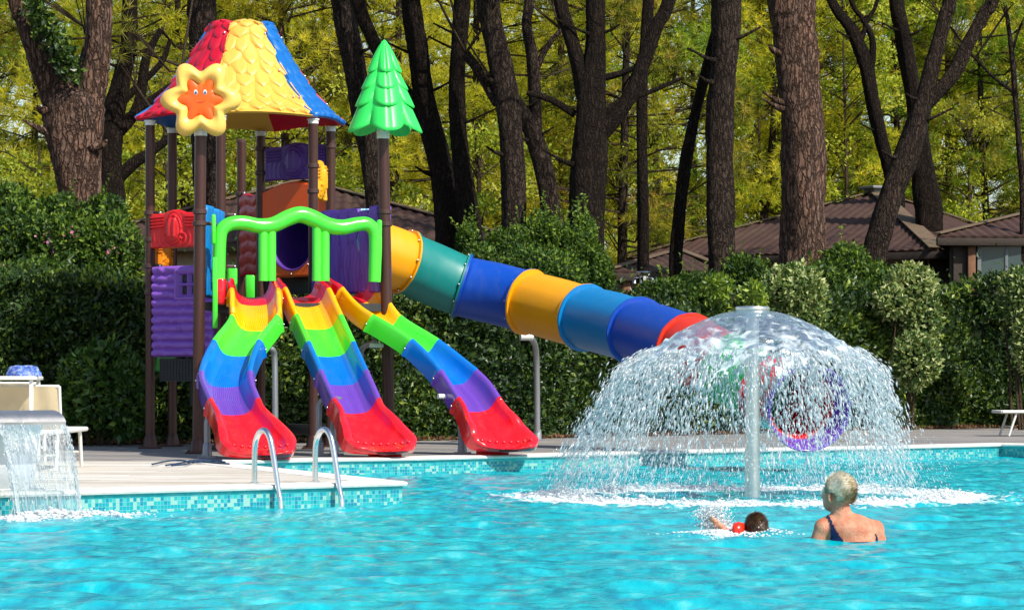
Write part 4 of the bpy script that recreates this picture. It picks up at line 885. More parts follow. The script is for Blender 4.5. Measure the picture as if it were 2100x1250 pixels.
def part_shell(src, name, mat, test, off, parent):
    me = src.data; n = len(me.vertices); V = np.zeros(n*3, np.float32); me.vertices.foreach_get('co', V); V = V.reshape(-1, 3).astype(float); Nn = np.zeros(n*3, np.float32); me.vertices.foreach_get('normal', Nn); Nn = Nn.reshape(-1, 3)
    W_ = V+np.array(parent['_o'][:]); ok = test(W_, Nn); F_ = [p.vertices[:] for p in me.polygons]; F4 = np.array([f if len(f) == 4 else (*f, f[-1]) for f in F_]); F4 = F4[ok[F4].all(1)]
    used = np.unique(F4); mp = -np.ones(n, int); mp[used] = np.arange(len(used)); b = MB(); b.add((W_+Nn*off)[used], mp[F4]); b.add((W_+Nn*.001)[used], mp[F4][:, ::-1]); return b.build(name, mat, parent)
def px_of(W_): return 1050+W_[:, 0]*F/W_[:, 1], HZ+(CH-W_[:, 2])*F/W_[:, 1]
def suit(W_, Nn):
    px, py = px_of(W_); back = Nn[:, 1] < .25
    # strap over the left shoulder widening to the side, low scooped back
    lft = (px > np.interp(py, (1052, 1062, 1080, 1108, 1140), (1693, 1696, 1703, 1703, 1690))) & (px < np.interp(py, (1052, 1062, 1080, 1095, 1108, 1120), (1699, 1704, 1713, 1722, 1732, 1900)))
    rgt = (py > 1076) & (px > 4+ np.interp(py, (1058, 1070, 1085, 1100, 1112, 1120), (1778, 1781, 1787, 1791, 1790, 1700))) & (px < np.interp(py, (1058, 1075, 1100, 1140), (1784, 1789, 1799, 1806)))
    low = (py > 1110) & (px > 1695) & (px < 1802)
    front = (Nn[:, 1] > .1) & (py > 1085) & (px > 1695) & (px < 1800) & (py < 1300)
    return ((back & (lft | rgt)) | low | front) & (py < 1290) & (py > 1056)
part_shell(body, 'swimsuit', NAVY, suit, .006, wm)
HM = leafmat('grey_blond_hair', [(0, (.24, .14, .06)), (.35, (.50, .38, .22)), (.65, (.76, .70, .56)), (1, (.93, .88, .8))], .1, .5)
def hair(name, mat, c, rad, test, sweep, n, ln, parent, wdh=.003, cap_off=1.0, tintf=None):
    b = MB(); P3 = NR.normal(size=(n*3, 3)); P3 /= np.linalg.norm(P3, axis=1)[:, None]; P3 = P3[test(P3)][:n]; n = len(P3); q = c+P3*rad
    tg = sweep-P3*(P3 @ sweep)[:, None]; tg /= np.linalg.norm(tg, axis=1)[:, None]+1e-6; cl_ = np.stack([noise3(P3, 6, 41), noise3(P3, 6, 42), noise3(P3, 6, 43)], -1); d = tg*.8+P3*.38+(.22 if rad[0] > .08 else .2)*cl_+NR.normal(0, .16, P3.shape); d /= np.linalg.norm(d, axis=1)[:, None]
    s_ = np.cross(d, P3); s_ /= np.linalg.norm(s_, axis=1)[:, None]+1e-6; l_ = (ln*NR.uniform(.6, 1.3, n))[:, None]; w_ = wdh
    V = np.stack([q-s_*w_, q+s_*w_, q+d*l_*.55+s_*w_*.8+P3*.002, q+d*l_, q+d*l_*.55-s_*w_*.8+P3*.002], 1)
    Fq = np.array([(0, 1, 2, 4), (4, 2, 3, 3)]); tn_ = NR.random(n)*.6+.2 if tintf is None else tintf(P3)+NR.normal(0, .12, n)+.28*noise3(P3, 9, 44)
    b.add(V.reshape(-1, 3), (np.array([(0, 1, 2, 4)])[None]+5*np.arange(n)[:, None, None]).reshape(-1, 4), t=np.repeat(np.clip(tn_, 0, 1), 5))
    b.f.append((np.array([(4, 2, 3)])[None]+5*np.arange(n)[:, None, None]).reshape(-1, 3)); b.mi.append(np.zeros(n, int))
    # scalp under the strands
    th = np.linspace(.02, pi-.02, 19)[:, None]; ph = np.linspace(0, 2*pi, 32, endpoint=False)[None]; G = np.stack([np.sin(th)*np.cos(ph), np.sin(th)*np.sin(ph), np.cos(th)+0*ph], -1)
    I = np.arange(19*32).reshape(19, 32); A2 = np.hstack([I, I[:, :1]]); q4 = np.stack([A2[:-1, :-1], A2[1:, :-1], A2[1:, 1:], A2[:-1, 1:]], -1).reshape(-1, 4); tk = test(G.reshape(-1, 3)); q4 = q4[tk[q4].all(1)]
    b.add(G.reshape(-1, 3)*rad*cap_off+c, q4[:, ::-1], t=.3); return b.build(name, mat, parent, tint=True)
hc = wp(1723, 1006, .012)
hair('hair', HM, hc, np.array((.090, .102, .104)), lambda p: (p[:, 2] > -.62-.2*p[:, 0]) & ~((p[:, 0] < -.35) & (p[:, 1] > .1) & (p[:, 2] < .45)) & ~((p[:, 0] < -.55) & (p[:, 2] < -.15)) & ~((np.hypot(p[:, 0]+.75, p[:, 2]+.45) < .38)), np.array((.7, -.3, .25)), 4600, .036, wm, tintf=lambda p: .5-.5*(p[:, 0])+.3*(p[:, 2]))
CY = 19.75
def cp(px, py, dy=0): return at(px, py, CY)+np.array((0, dy, 0))
ch = empty('person', cp(1540, 1093)*(1, 1, 0), 'brown haired child swimming with a red armband and one arm raised', 'person')
b = MB(); b.ball(cp(1551, 1079, 0), (.066, .078, .08), 22); b.ball(cp(1553, 1088, .05), (.052, .05, .055), 16); caps(b, cp(1545, 1094, .0), cp(1524, 1099, .02), .045, .06); b.ball(cp(1512, 1112, .06), (.13, .09, .08), 20)
caps(b, cp(1512, 1103, .0), cp(1492, 1092, -.02), .034, .03); caps(b, cp(1492, 1092, -.02), cp(1474, 1074, -.03), .028, .02); b.ball(cp(1468, 1069, -.03), (.026, .013, .021), 14)
for i, (dx, dy_) in enumerate(((-9, -2), (-10, -6), (-8, -9), (-5, -11))): caps(b, cp(1465, 1068, -.03), cp(1465+dx, 1068+dy_, -.03-.006*i), .0085, .007, 8)
caps(b, cp(1470, 1073, -.03), cp(1464, 1080, -.035), .009, .008, 8)
cb = remeshed('body', b, SKC, ch, .007, 4)
HMC = leafmat('wet_brown_hair', [(0, (.03, .016, .008)), (.6, (.10, .05, .022)), (1, (.28, .16, .07))], .05, .3, .5)
hair('hair', HMC, cp(1551, 1077.5, -.004), np.array((.071, .083, .086)), lambda p: (p[:, 2] > -.72) & ~((p[:, 1] > .55) & (p[:, 2] < .3)), np.array((.25, .1, -.9)), 2600, .02, ch, tintf=lambda p: .3+.15*p[:, 2])
b = MB(); a = np.linspace(0, 2*pi, 28, endpoint=False); c = cp(1514, 1086, -.05); b.lathe((0, 0, 0), [(.03, -.045), (.058, -.038), (.068, 0), (.058, .038), (.03, .045)], 24)
for i in range(len(b.v)):
    v_ = b.v[i]; b.v[i] = np.stack([v_[:, 2]*.8+v_[:, 0]*.3, v_[:, 0]*.95, v_[:, 1]*.85], -1)+c
ab = b.build('armband', plastic('orange_red_vinyl', (.85, .03, .01), .25), ch)
n = 2600; t_ = NR.random(n); a_ = NR.normal(.35, .5, n); l_ = .28*NR.random(n)**.8
pr = cp(1500, 1092, .10)+np.stack([-l_*np.cos(a_)*.75+.03*NR.normal(size=n), .06*NR.normal(size=n), l_*np.abs(np.sin(a_+.5))*.62+.01], -1); rad = np.exp(NR.normal(math.log(.0032), .5, n)); rad = np.clip(rad, .0015, .01)
mb = MB(); drops(mb, pr, NR.normal(size=(n, 3))+(-.5, 0, .5), rad, rad*1.8)
n = 1500; pq = cp(1490, 1095, 0)+np.stack([.16*NR.normal(size=n), .12*NR.normal(size=n), 0*np.zeros(n)], -1); pq[:, 2] = waves(pq[:, 0], pq[:, 1])+.006; rad = NR.uniform(.002, .008, n); drops(mb, pq, np.tile((1., 0, 0), (n, 1))+NR.normal(0, .3, (n, 3))*(1, 1, .1), rad, rad*2)
tag(mb.build('splash', FOAM, loc=cp(1490, 1093)*(1, 1, 0)), 'white splash around the raised arm of the swimming child', 'splash', kind='stuff')
# ------------------------------------------------------------ vegetation
def leafset(mb, p, nrm, size, up=.3, wd_=.55, tint=None, spread=.9):
    n = len(p); d = nrm*.7+NR.normal(0, spread, (n, 3)); d[:, 2] += up; d /= np.linalg.norm(d, axis=1)[:, None]
    f = nrm+NR.normal(0, .7, (n, 3)); s_ = np.cross(d, f); s_ /= np.linalg.norm(s_, axis=1)[:, None]+1e-9; L = (size*NR.uniform(.6, 1.35, n))[:, None]; w_ = L*wd_*.5
    c = np.cross(s_, d); k = L*.08
    V = np.stack([p, p+d*L*.45+s_*w_+c*k, p+d*L, p+d*L*.45-s_*w_+c*k], 1)
    t = np.clip(NR.beta(2, 2.6, n) if tint is None else tint, 0, 1)
    mb.add(V.reshape(-1, 3), np.arange(4*n).reshape(-1, 4), t=np.repeat(t, 4))
def hedge(name, label, line, h0, h1, th_, mat, size, dens, seed, cat='hedge', lumps=.22, top=True, z0=DZ):
    pts = np.array(line, float); seg = np.linalg.norm(np.diff(pts, axis=0), axis=1); cum = np.concatenate([[0], np.cumsum(seg)]); L = cum[-1]
    n = int(L*max(h0, h1)*dens); u = NR.random(n)*L; hh = h0+(h1-h0)*u/L
    bx = np.interp(u, cum, pts[:, 0]); by = np.interp(u, cum, pts[:, 1]); tx = np.interp(u+.1, cum, pts[:, 0])-np.interp(u-.1, cum, pts[:, 0]); ty = np.interp(u+.1, cum, pts[:, 1])-np.interp(u-.1, cum, pts[:, 1])
    tl = np.hypot(tx, ty); nx, ny = ty/tl, -tx/tl
    prm = NR.random(n); front = prm < .78; v = NR.random(n)
    fz = v*hh; rnd = np.clip((v-.82)/.18, 0, 1); dep = rnd**2*.35
    q = np.stack([bx, by, fz], -1); lum = noise3(q*(1, 1, 1.2), 1.6, seed)*lumps
    off = np.where(front, lum-dep+NR.normal(0, .07, n)-.05*NR.exponential(1, n), -th_*v); zz2 = np.where(front, fz+.06*lum, hh*(1+.06*np.sin(u*2.1+seed))+lum*.35+NR.normal(0, .05, n)+.5*(NR.random(n) < .05)*NR.random(n)**2*(1+noise3(q*3, 2., seed+9)))
    p = np.stack([bx+nx*off, by+ny*off, z0+zz2], -1); nr = np.where(front[:, None], np.stack([nx, ny, .25+0*nx], -1), np.stack([nx*.2, ny*.2, 1+0*nx], -1))
    root = empty(name, (pts[:, 0].mean(), pts[:, 1].mean(), z0), label, cat)
    mb = MB(); tn_ = np.clip(NR.beta(2, 2.8, n)+.3*noise3(q, 1.3, seed+5), 0, 1); leafset(mb, p, nr, size, tint=tn_); mb.build('foliage', mat, root, smooth=False, tint=True)
    # dense dark interior
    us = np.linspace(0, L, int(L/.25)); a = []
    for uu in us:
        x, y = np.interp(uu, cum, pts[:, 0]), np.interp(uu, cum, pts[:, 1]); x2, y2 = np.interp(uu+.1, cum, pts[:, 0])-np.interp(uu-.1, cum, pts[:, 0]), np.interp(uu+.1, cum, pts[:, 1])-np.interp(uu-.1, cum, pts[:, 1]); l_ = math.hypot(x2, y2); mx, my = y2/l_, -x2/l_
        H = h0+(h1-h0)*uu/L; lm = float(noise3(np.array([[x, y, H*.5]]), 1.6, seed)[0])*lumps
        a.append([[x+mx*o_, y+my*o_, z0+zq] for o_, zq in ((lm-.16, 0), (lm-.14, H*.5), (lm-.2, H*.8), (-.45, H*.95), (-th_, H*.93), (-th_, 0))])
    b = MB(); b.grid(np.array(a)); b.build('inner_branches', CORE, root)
    return root
HB = [(-14, 36.2), (-6.2, 38.3), (-3, 39.9), (0, 42.6), (3.2, 46.2), (6.8, 51.3), (8, 52.2), (14, 52.6)]
hedge('hedge', 'clipped dark hedge at left behind the play tower posts', [(-9, 37.6)]+HB[1:3]+[(-1.9, 40.9)], 2.0, 2.1, 1.0, LEAF_H, .085, 2600, 1)
hedge('hedge', 'dark leafy hedge under the long tube slide', [(-1.9, 40.9), (0, 42.6), (3.2, 46.2)], 1.95, 1.85, 1.0, LEAF_H, .085, 2600, 2, lumps=.3)
hedge('hedge', 'tall dark hedge at right behind the fountain', [(3.2, 46.2), (6.8, 51.3), (8, 52.2), (12, 52.5)], 1.95, 2.6, 1.1, LEAF_H, .10, 2200, 3, lumps=.34)
def shrub(name, label, cat, blobs, mat, size, n, seed=0, group=None, stems=4, tint=None, extra=None, core=True, shoots=0):
    """blobs: (px, py, rx px, ry px, Y)"""
    B = [(at(px, py, Y), rx*Y/F, ry*Y/F) for px, py, rx, ry, Y in blobs]; ar = np.array([rx*ry for _, rx, ry in B]); ar /= ar.sum()
    base = np.mean([c for c, _, _ in B], axis=0); root = empty(name, (base[0], base[1], DZ), label, cat, group); mb = MB(); cores = MB(); P_, N_ = [], []
    for (c, rx, rz2), a in zip(B, ar):
        k = int(n*a); d = NR.normal(size=(k, 3)); d /= np.linalg.norm(d, axis=1)[:, None]; lum = 1+.26*noise3(d*1.0, 3.6, seed); rad = lum*(1-.28*NR.random(k)**2.2)
        p = c+d*np.array((rx, min(rx, .9), rz2))*rad[:, None]; ins = np.zeros(k, bool)
        for c2, rx2, rz3 in B:
            if c2 is not c: ins |= (np.linalg.norm((p-c2)/np.array((rx2, min(rx2, .9), rz3)), axis=1) < .7)
        ok = ~ins & (p[:, 2] > DZ); P_.append(p[ok]); N_.append(d[ok])
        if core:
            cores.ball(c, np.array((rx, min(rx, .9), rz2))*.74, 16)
    P_ = np.vstack(P_); N_ = np.vstack(N_); tn_ = np.clip(NR.beta(2, 2.6, len(P_))+.2*noise3(P_, 2.2, seed+1), 0, 1) if tint is None else np.clip(tint+NR.normal(0, .2, len(P_)), 0, 1)
    leafset(mb, P_, N_, size, tint=tn_)
    if shoots:
        i_ = NR.integers(0, len(P_), shoots); q_ = P_[i_]; q_ = q_[q_[:, 2] > np.percentile(P_[:, 2], 70)]
        for p in q_:
            d = np.array((NR.normal()*.3, NR.normal()*.3-.1, 1)); L = NR.uniform(.15, .45); t = np.linspace(0, 1, 16)[:, None]; leafset(mb, p+d*t*L, np.tile((0, -.5, .5), (16, 1)), size*.85, tint=NR.uniform(.5, 1, 16))
    fo = mb.build('foliage', mat, root, smooth=False, tint=True)
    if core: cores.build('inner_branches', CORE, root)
    for i in range(stems):
        b = MB(); x = base[0]+NR.uniform(-.25, .25); b.tube([(x, base[1]+.05, DZ-.02), (x+NR.uniform(-.15, .15), base[1], base[2]*.6), (x+NR.uniform(-.3, .3), base[1], base[2])], [.03, .022, .01], 7); b.build('stem', TWIG, root)
    if extra: extra(root, P_)
    return root
def flowers(root, P_):
    ok = P_[(P_[:, 2] > np.percentile(P_[:, 2], 55)) & (P_[:, 1] < np.median(P_[:, 1]))]
    cl = ok[NR.integers(0, len(ok), 8)]; mb = MB(); pts = np.repeat(cl, 7, 0)+NR.normal(0, .06, (len(cl)*7, 3))*(1, .6, 1)+(0, -.1, .05); leafset(mb, pts, np.tile((0, -1., .3), (len(pts), 1)), .045, wd_=1.1); mb.build('blossom', PINKF, root, smooth=False, tint=True)
shrub('flowering_bush', 'large green bush with small pink flowers in front of the forked pine', 'bush', [(20, 510, 95, 85, 41.5), (125, 520, 75, 80, 41), (215, 535, 70, 90, 41.2), (60, 620, 110, 85, 40.5), (180, 640, 100, 90, 40.3), (10, 430, 55, 50, 42), (215, 450, 42, 50, 42.5), (75, 700, 120, 80, 40), (230, 700, 60, 70, 39.8), (120, 440, 45, 40, 42)], LEAF_B, .08, 34000, 11, extra=flowers, shoots=190)
shrub('laurel_bush', 'glossy lighter laurel bush at the foot of the left hedge', 'bush', [(215, 790, 62, 90, 37.9), (165, 800, 40, 75, 38), (262, 820, 40, 80, 37.8)], LEAF_L, .11, 5200, 12)
shrub('elm_bush', 'bright green bush rising above the hedge by the tube slide', 'bush', [(1040, 520, 55, 45, 44.5), (1110, 490, 40, 50, 45), (1175, 520, 60, 50, 45), (985, 550, 45, 45, 44), (1215, 570, 45, 55, 45), (1110, 560, 90, 50, 44), (1060, 590, 70, 40, 44), (1200, 480, 22, 40, 45.3), (960, 500, 25, 35, 44.5)], LEAF_B, .065, 24000, 13, shoots=320)
shrub('olive_shrub', 'dull green shrub before the red barked pine trunk', 'bush', [(1735, 560, 60, 55, 51.5), (1690, 590, 55, 50, 51), (1790, 600, 60, 55, 51.5)], LEAF_B, .08, 9000, 14, shoots=20)
shrub('feathery_shrub', 'feathery dark shrub between the two middle pine trunks', 'bush', [(1440, 600, 75, 36, 48.6), (1530, 580, 50, 50, 48.8), (1370, 605, 60, 30, 48)], LEAF_B, .07, 9000, 15, shoots=60)
shrub('variegated_shrub', 'rounded cream edged shrub just above the fountain head', 'shrub', [(1625, 600, 62, 58, 47.0), (1640, 650, 50, 40, 47)], LEAF_V, .09, 5200, 16, 'cream edged shrubs in the hedge')
shrub('variegated_shrub', 'tall cream edged shrub climbing down the right hedge', 'shrub', [(1870, 590, 52, 45, 50.3), (1890, 660, 40, 60, 50.1), (1880, 740, 48, 55, 49.6), (1830, 620, 35, 30, 50)], LEAF_V, .09, 6800, 17, 'cream edged shrubs in the hedge')
shrub('variegated_shrub', 'cream edged shrub half cut off at the right edge', 'shrub', [(2100, 610, 50, 50, 50.3), (2110, 700, 30, 60, 50)], LEAF_V, .09, 3500, 18, 'cream edged shrubs in the hedge')
shrub('lime_shrub', 'small lime green sprig sticking out beside the tall shower', 'shrub', [(1470, 592, 28, 26, 46.5), (1545, 620, 24, 40, 46.5)], LEAF_L, .10, 900, 19, core=False, tint=.85)
# ground litter under the hedge
mb = MB(); n = 9000; u = NR.random(n); x = np.interp(u, np.linspace(0, 1, len(HB)), [p[0] for p in HB]); y = np.interp(u, np.linspace(0, 1, len(HB)), [p[1] for p in HB])-np.abs(NR.normal(0, .22, n))-.05
leafset(mb, np.stack([x, y, DZ+.01+.02*NR.random(n)], -1), np.tile((0, -.2, 1.), (n, 1)), .05); LIT = leafmat('dry_leaves', [(0, (.06, .03, .015)), (1, (.22, .11, .05))], .1); tag(mb.build('leaf_litter', LIT, smooth=False, tint=True, loc=(0, 40, DZ)), 'dry brown leaves along the foot of the hedge', 'leaves', kind='stuff')

def bark_tube(mb, pts, rad, k=22, per=9, amp=.055, seed=0):
    q = crom(np.c_[pts, rad], per); n = len(q); P_ = q[:, :3]; r = q[:, 3]; T = np.gradient(P_, axis=0); T /= np.linalg.norm(T, axis=1)[:, None]; rg = np.random.default_rng(seed)
    a = np.linspace(0, 2*pi, k, endpoint=False); Nn = np.array((1., 0, 0)); rows = []; L = np.concatenate([[0], np.cumsum(np.linalg.norm(np.diff(P_, axis=0), axis=1))])
    ph = rg.random(6)*6.28
    for i in range(n):
        Nn = Nn-T[i]*np.dot(Nn, T[i]); Nn /= np.linalg.norm(Nn); B = np.cross(T[i], Nn)
        rr_ = r[i]*(1+amp*np.sin(3*a+ph[0]+L[i]*1.1)+amp*.7*np.sin(7*a+ph[1]+L[i]*2.3*np.sin(a+ph[2]))+amp*.8*np.sin(L[i]*4+ph[3]+np.sin(2*a)*1.5)+rg.normal(0, amp*.45, k))
        rows.append(P_[i]+rr_[:, None]*(np.cos(a)[:, None]*Nn+np.sin(a)[:, None]*B))
    mb.loft(np.array(rows))
def needles(mb, p, d, n_each, ln, wdt, tint):
    """pine tufts: bunches of thin needles"""
    n = len(p); P_ = np.repeat(p, n_each, 0); D = np.repeat(d, n_each, 0)+NR.normal(0, .62, (n*n_each, 3)); D /= np.linalg.norm(D, axis=1)[:, None]
    s_ = np.cross(D, NR.normal(size=D.shape)); s_ /= np.linalg.norm(s_, axis=1)[:, None]; L = (ln*NR.uniform(.65, 1.2, len(D)))[:, None]; o_ = D*L*.12
    V = np.stack([P_+o_-s_*wdt, P_+o_+s_*wdt, P_+D*L-(0, 0, .02)], 1); t = np.clip(np.repeat(tint, n_each)+NR.normal(0, .12, len(D)), 0, 1)
    mb.add(V.reshape(-1, 3), np.arange(3*len(D)).reshape(-1, 3), t=np.repeat(t, 3))
def crown(root, clusters, tips, mat, twigs, tw=TWIG, k=22, ln=.26, wdt=.011, ne=13, seed=0, name='crown'):
    """clusters: centres and radii; twigs run from the branch points to each"""
    mb = MB(); tb2 = MB()
    for (c, r), src in zip(clusters, tips):
        kk = max(6, int(k*(r/.6)**2)); d = NR.normal(size=(kk, 3)); d /= np.linalg.norm(d, axis=1)[:, None]; p = c+d*r*np.array((1, 1, .55))*NR.uniform(.35, 1, kk)[:, None]; dd = d*.7+(0, 0, .45)
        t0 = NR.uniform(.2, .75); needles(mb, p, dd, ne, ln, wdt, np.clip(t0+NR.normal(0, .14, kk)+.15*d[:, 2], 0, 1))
        if twigs and src is not None:
            m_ = (np.array(src)+c)/2+NR.normal(0, .15, 3)-(0, 0, .08); tb2.tube([src, m_, c], [.028, .02, .008], 5)
            for j in range(3): tb2.tube([m_, (m_+p[j])/2+(0, 0, .03), p[j]], [.012, .009, .004], 4)
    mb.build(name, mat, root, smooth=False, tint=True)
    if twigs and tb2.n: tag(tb2.build('branches', tw, root), kind='stuff')
def pine(label, Y, limbs, bark, mat=1, top=5.5, ncl=30, seed=0, ztop=None, name='pine_tree', low=0, group='tall pine trunks behind the hedge'):
    """limbs: lists of (px, py, width px); the first is the trunk, from the ground up"""
    px0 = limbs[0][0]; base = at(px0[0], 780, Y); root = empty(name, (base[0], base[1], DZ), label, 'tree', group); tips = []
    for li, lb in enumerate(limbs):
        pts = [at(px, py, Y) for px, py, w_ in lb]; rad = [w_*Y/F/2 for _, _, w_ in lb]
        if li == 0:
            pts = [np.array((pts[0][0]+(pts[0][0]-pts[1][0])*.2, Y, DZ-.1))]+pts; rad = [rad[0]*1.18]+rad
        if lb[-1][1] <= 12:
            d = pts[-1]-pts[-2]; d /= np.linalg.norm(d); d = d*.6+np.array((0, 0, .5)); p1 = pts[-1]+d*1.6; p2 = p1+(d+(0, 0, .3))*1.6; pts += [p1, p2]; rad += [rad[-1]*.8, rad[-1]*.45]; tips.append(p2); tips.append(p1)
        else: tips.append(pts[-1])
        b = MB(); bark_tube(b, np.array(pts), np.array(rad), k=26 if rad[1] > .25 else 16, seed=seed*7+li); b.build('trunk' if li == 0 else 'limb', bark, root)
    for j in range(3):                               # broken stubs and knots on the stem
        lb = limbs[0]; t = R.uniform(.25, .9)*(len(lb)-1); k0 = int(t); f_ = t-k0; px_, py2, w2 = (lb[k0][q]*(1-f_)+lb[min(k0+1, len(lb)-1)][q]*f_ for q in range(3))
        sg = R.choice((-1, 1)); r0 = w2*Y/F/2; c0 = at(px_, py2, Y)+np.array((sg*r0*.7, -r0*.5, 0)); L = R.uniform(.08, .45); b = MB()
        bark_tube(b, np.array([c0, c0+np.array((sg*(.08+r0*.2), -.04, .03)), c0+np.array((sg*(.1+L), -.1, .05+L*.4))]), np.array([r0*.24, r0*.14, .015]), k=8, per=3, seed=j); b.build('broken_stub', bark, root)
    zt = CH+HZ*Y/F; cl = []; tp3 = []
    for i in range(int(ncl*.35)+3):
        s_ = tips[R.randrange(len(tips))]; c = np.array(s_)+np.array((R.gauss(0, 1.5), R.gauss(0, 1.3), R.uniform(-.2, 2.4)))
        if c[2] < zt+.2 and not (i < low): c[2] = zt+R.uniform(.2, 2.2)
        cl.append((c, R.uniform(.45, .8))); tp3.append(s_)
    crown(root, cl, tp3, NEED[mat], True, k=20, ln=.22, wdt=.009)
    return root
pine('massive forked reddish pine trunk at far left above the flowering bush', 44, [[(172, 520, 92), (164, 420, 90), (157, 330, 100), (152, 265, 112), (150, 210, 112), (150, 178, 60)], [(132, 250, 72), (108, 175, 64), (78, 100, 56), (54, 40, 46), (38, 0, 42)], [(168, 250, 72), (186, 180, 62), (200, 100, 54), (203, 0, 54)]], BARK_R, 1, ncl=16, seed=1)
mb = MB(); n = 1500; t = NR.random(n); x_ = np.interp(t, (0, .5, 1), (66, 108, 150)); y_ = np.interp(t, (0, .5, 1), (10, 80, 150)); pv = np.array([at(a, b_, 43.6) for a, b_ in zip(x_+NR.normal(0, 9, n), y_+NR.normal(0, 12, n))]); pv[:, 1] += NR.normal(0, .12, n)
leafset(mb, pv, np.tile((.2, -1., .1), (n, 1)), .10); tag(mb.build('ivy', LEAF_H, smooth=False, tint=True), 'dark ivy hanging on the left limb of the massive forked trunk', 'ivy')
pine('dark many branched pine just right of the massive forked trunk', 48, [[(228, 520, 54), (230, 430, 54), (228, 330, 48), (232, 250, 46), (248, 170, 40), (264, 90, 34), (266, 0, 30)], [(232, 375, 28), (275, 335, 24), (310, 312, 20), (350, 280, 16)], [(230, 280, 30), (268, 245, 24), (288, 200, 22), (300, 120, 18), (330, 60, 12)], [(240, 262, 26), (300, 215, 20), (360, 172, 16), (410, 150, 10)], [(232, 230, 22), (270, 190, 16), (330, 130, 12), (350, 80, 8)]], BARK_D, 2, ncl=20, seed=2, low=6)
pine('straight grey pine trunk directly behind the star sign', 55, [[(426, 520, 52), (424, 400, 50), (418, 250, 52), (414, 100, 56), (412, 0, 58)]], BARK_M, 1, ncl=14, seed=3)
pine('slanting pine trunk just left of the green tree topper', 52, [[(778, 520, 38), (768, 420, 36), (758, 310, 40), (740, 220, 44), (722, 110, 46), (700, 0, 46)]], BARK_M, 0, ncl=14, seed=4)
pine('leaning dark pine trunk passing behind the green tree topper', 50.5, [[(925, 520, 62), (918, 420, 58), (900, 330, 50), (872, 220, 46), (858, 110, 42), (843, 0, 40)], [(898, 310, 26), (850, 215, 26), (800, 150, 26), (760, 70, 28), (735, 0, 28)]], BARK_D, 0, ncl=18, seed=5)
pine('slim upright dark pine trunk right of the leaning pair', 50, [[(970, 520, 44), (958, 420, 40), (943, 300, 36), (938, 180, 34), (942, 80, 34), (946, 0, 30)]], BARK_D, 0, ncl=12, seed=6)
pine('thick grey brown pine trunk left of the elm bush', 49, [[(1052, 520, 52), (1054, 430, 50), (1050, 320, 50), (1040, 210, 52), (1018, 100, 48), (1000, 0, 44)], [(1020, 215, 18), (985, 150, 20), (955, 110, 20)]], BARK_M, 0, ncl=14, seed=7)
pine('crooked brown pine trunk leaning left behind the elm bush', 57, [[(1138, 520, 44), (1128, 420, 42), (1112, 330, 42), (1085, 255, 34), (1045, 190, 26), (1000, 150, 16)], [(1100, 300, 26), (1098, 210, 26), (1092, 120, 24), (1080, 50, 22), (1085, 0, 20)], [(1096, 150, 14), (1120, 100, 12), (1150, 60, 9)]], BARK_M, 2, ncl=18, seed=8, low=8)
pine('stout three forked black pine trunk above the elm bush', 47, [[(1198, 520, 80), (1202, 430, 74), (1206, 340, 72), (1210, 260, 66), (1215, 180, 54), (1222, 90, 40), (1222, 0, 40)], [(1200, 200, 36), (1188, 140, 34), (1168, 70, 30), (1148, 0, 28)], [(1228, 275, 38), (1262, 240, 34), (1295, 190, 32), (1322, 120, 30), (1348, 50, 28), (1372, 0, 28)], [(1235, 160, 16), (1275, 150, 13), (1320, 130, 9)], [(1240, 230, 18), (1280, 205, 14), (1330, 190, 10), (1400, 160, 7)], [(1180, 235, 16), (1130, 205, 14), (1080, 190, 10)]], BARK_D, 0, ncl=30, seed=9, low=6)
pine('thin straight dark pine trunk behind the steel shower', 50, [[(1320, 570, 26), (1319, 440, 24), (1316, 300, 22), (1317, 180, 22), (1324, 80, 22), (1330, 0, 24)]], BARK_D, 1, ncl=10, seed=10)
pine('thin leaning pine trunk close to the left of a thick trunk', 50.5, [[(1384, 570, 28), (1390, 470, 27), (1404, 350, 25), (1425, 240, 22), (1450, 140, 22), (1476, 40, 22), (1488, 0, 22)]], BARK_D, 1, ncl=10, seed=11)
pine('thick straight dark pine trunk left of the reddish one', 50, [[(1480, 570, 60), (1477, 460, 58), (1476, 330, 56), (1480, 200, 56), (1488, 100, 56), (1490, 0, 60)]], BARK_M, 2, ncl=14, seed=12)
pine('widest reddish brown pine trunk above the fountain', 52, [[(1650, 575, 94), (1648, 460, 92), (1646, 340, 90), (1644, 240, 88), (1636, 160, 84), (1626, 60, 90), (1624, 0, 100)]], BARK_R, 0, ncl=14, seed=13)
pine('dark forked pine trunk left of the leaning grey one', 62, [[(1842, 440, 32), (1828, 360, 30), (1806, 280, 28), (1788, 200, 30), (1774, 130, 30), (1745, 60, 26), (1705, 0, 20)], [(1782, 170, 16), (1790, 90, 13), (1770, 40, 11), (1745, 0, 9)], [(1765, 90, 12), (1780, 40, 9), (1800, 0, 8)]], BARK_D, 1, ncl=12, seed=14)
pine('black pine trunk crossing behind the leaning grey one', 60, [[(1905, 480, 56), (1898, 400, 54), (1888, 310, 42), (1878, 220, 34), (1862, 130, 34), (1850, 60, 32), (1838, 0, 32)]], BARK_D, 1, ncl=12, seed=15)
pine('leaning grey pine trunk with a high Y fork at right', 55, [[(1792, 560, 50), (1808, 470, 50), (1832, 390, 50), (1862, 310, 50), (1885, 240, 46), (1898, 190, 36), (1915, 120, 32), (1940, 30, 30), (1948, 0, 28)], [(1892, 222, 30), (1922, 190, 28), (1955, 150, 30), (1985, 90, 28), (2020, 25, 26), (2036, 0, 26)]], BARK_M, 1, ncl=18, seed=16)
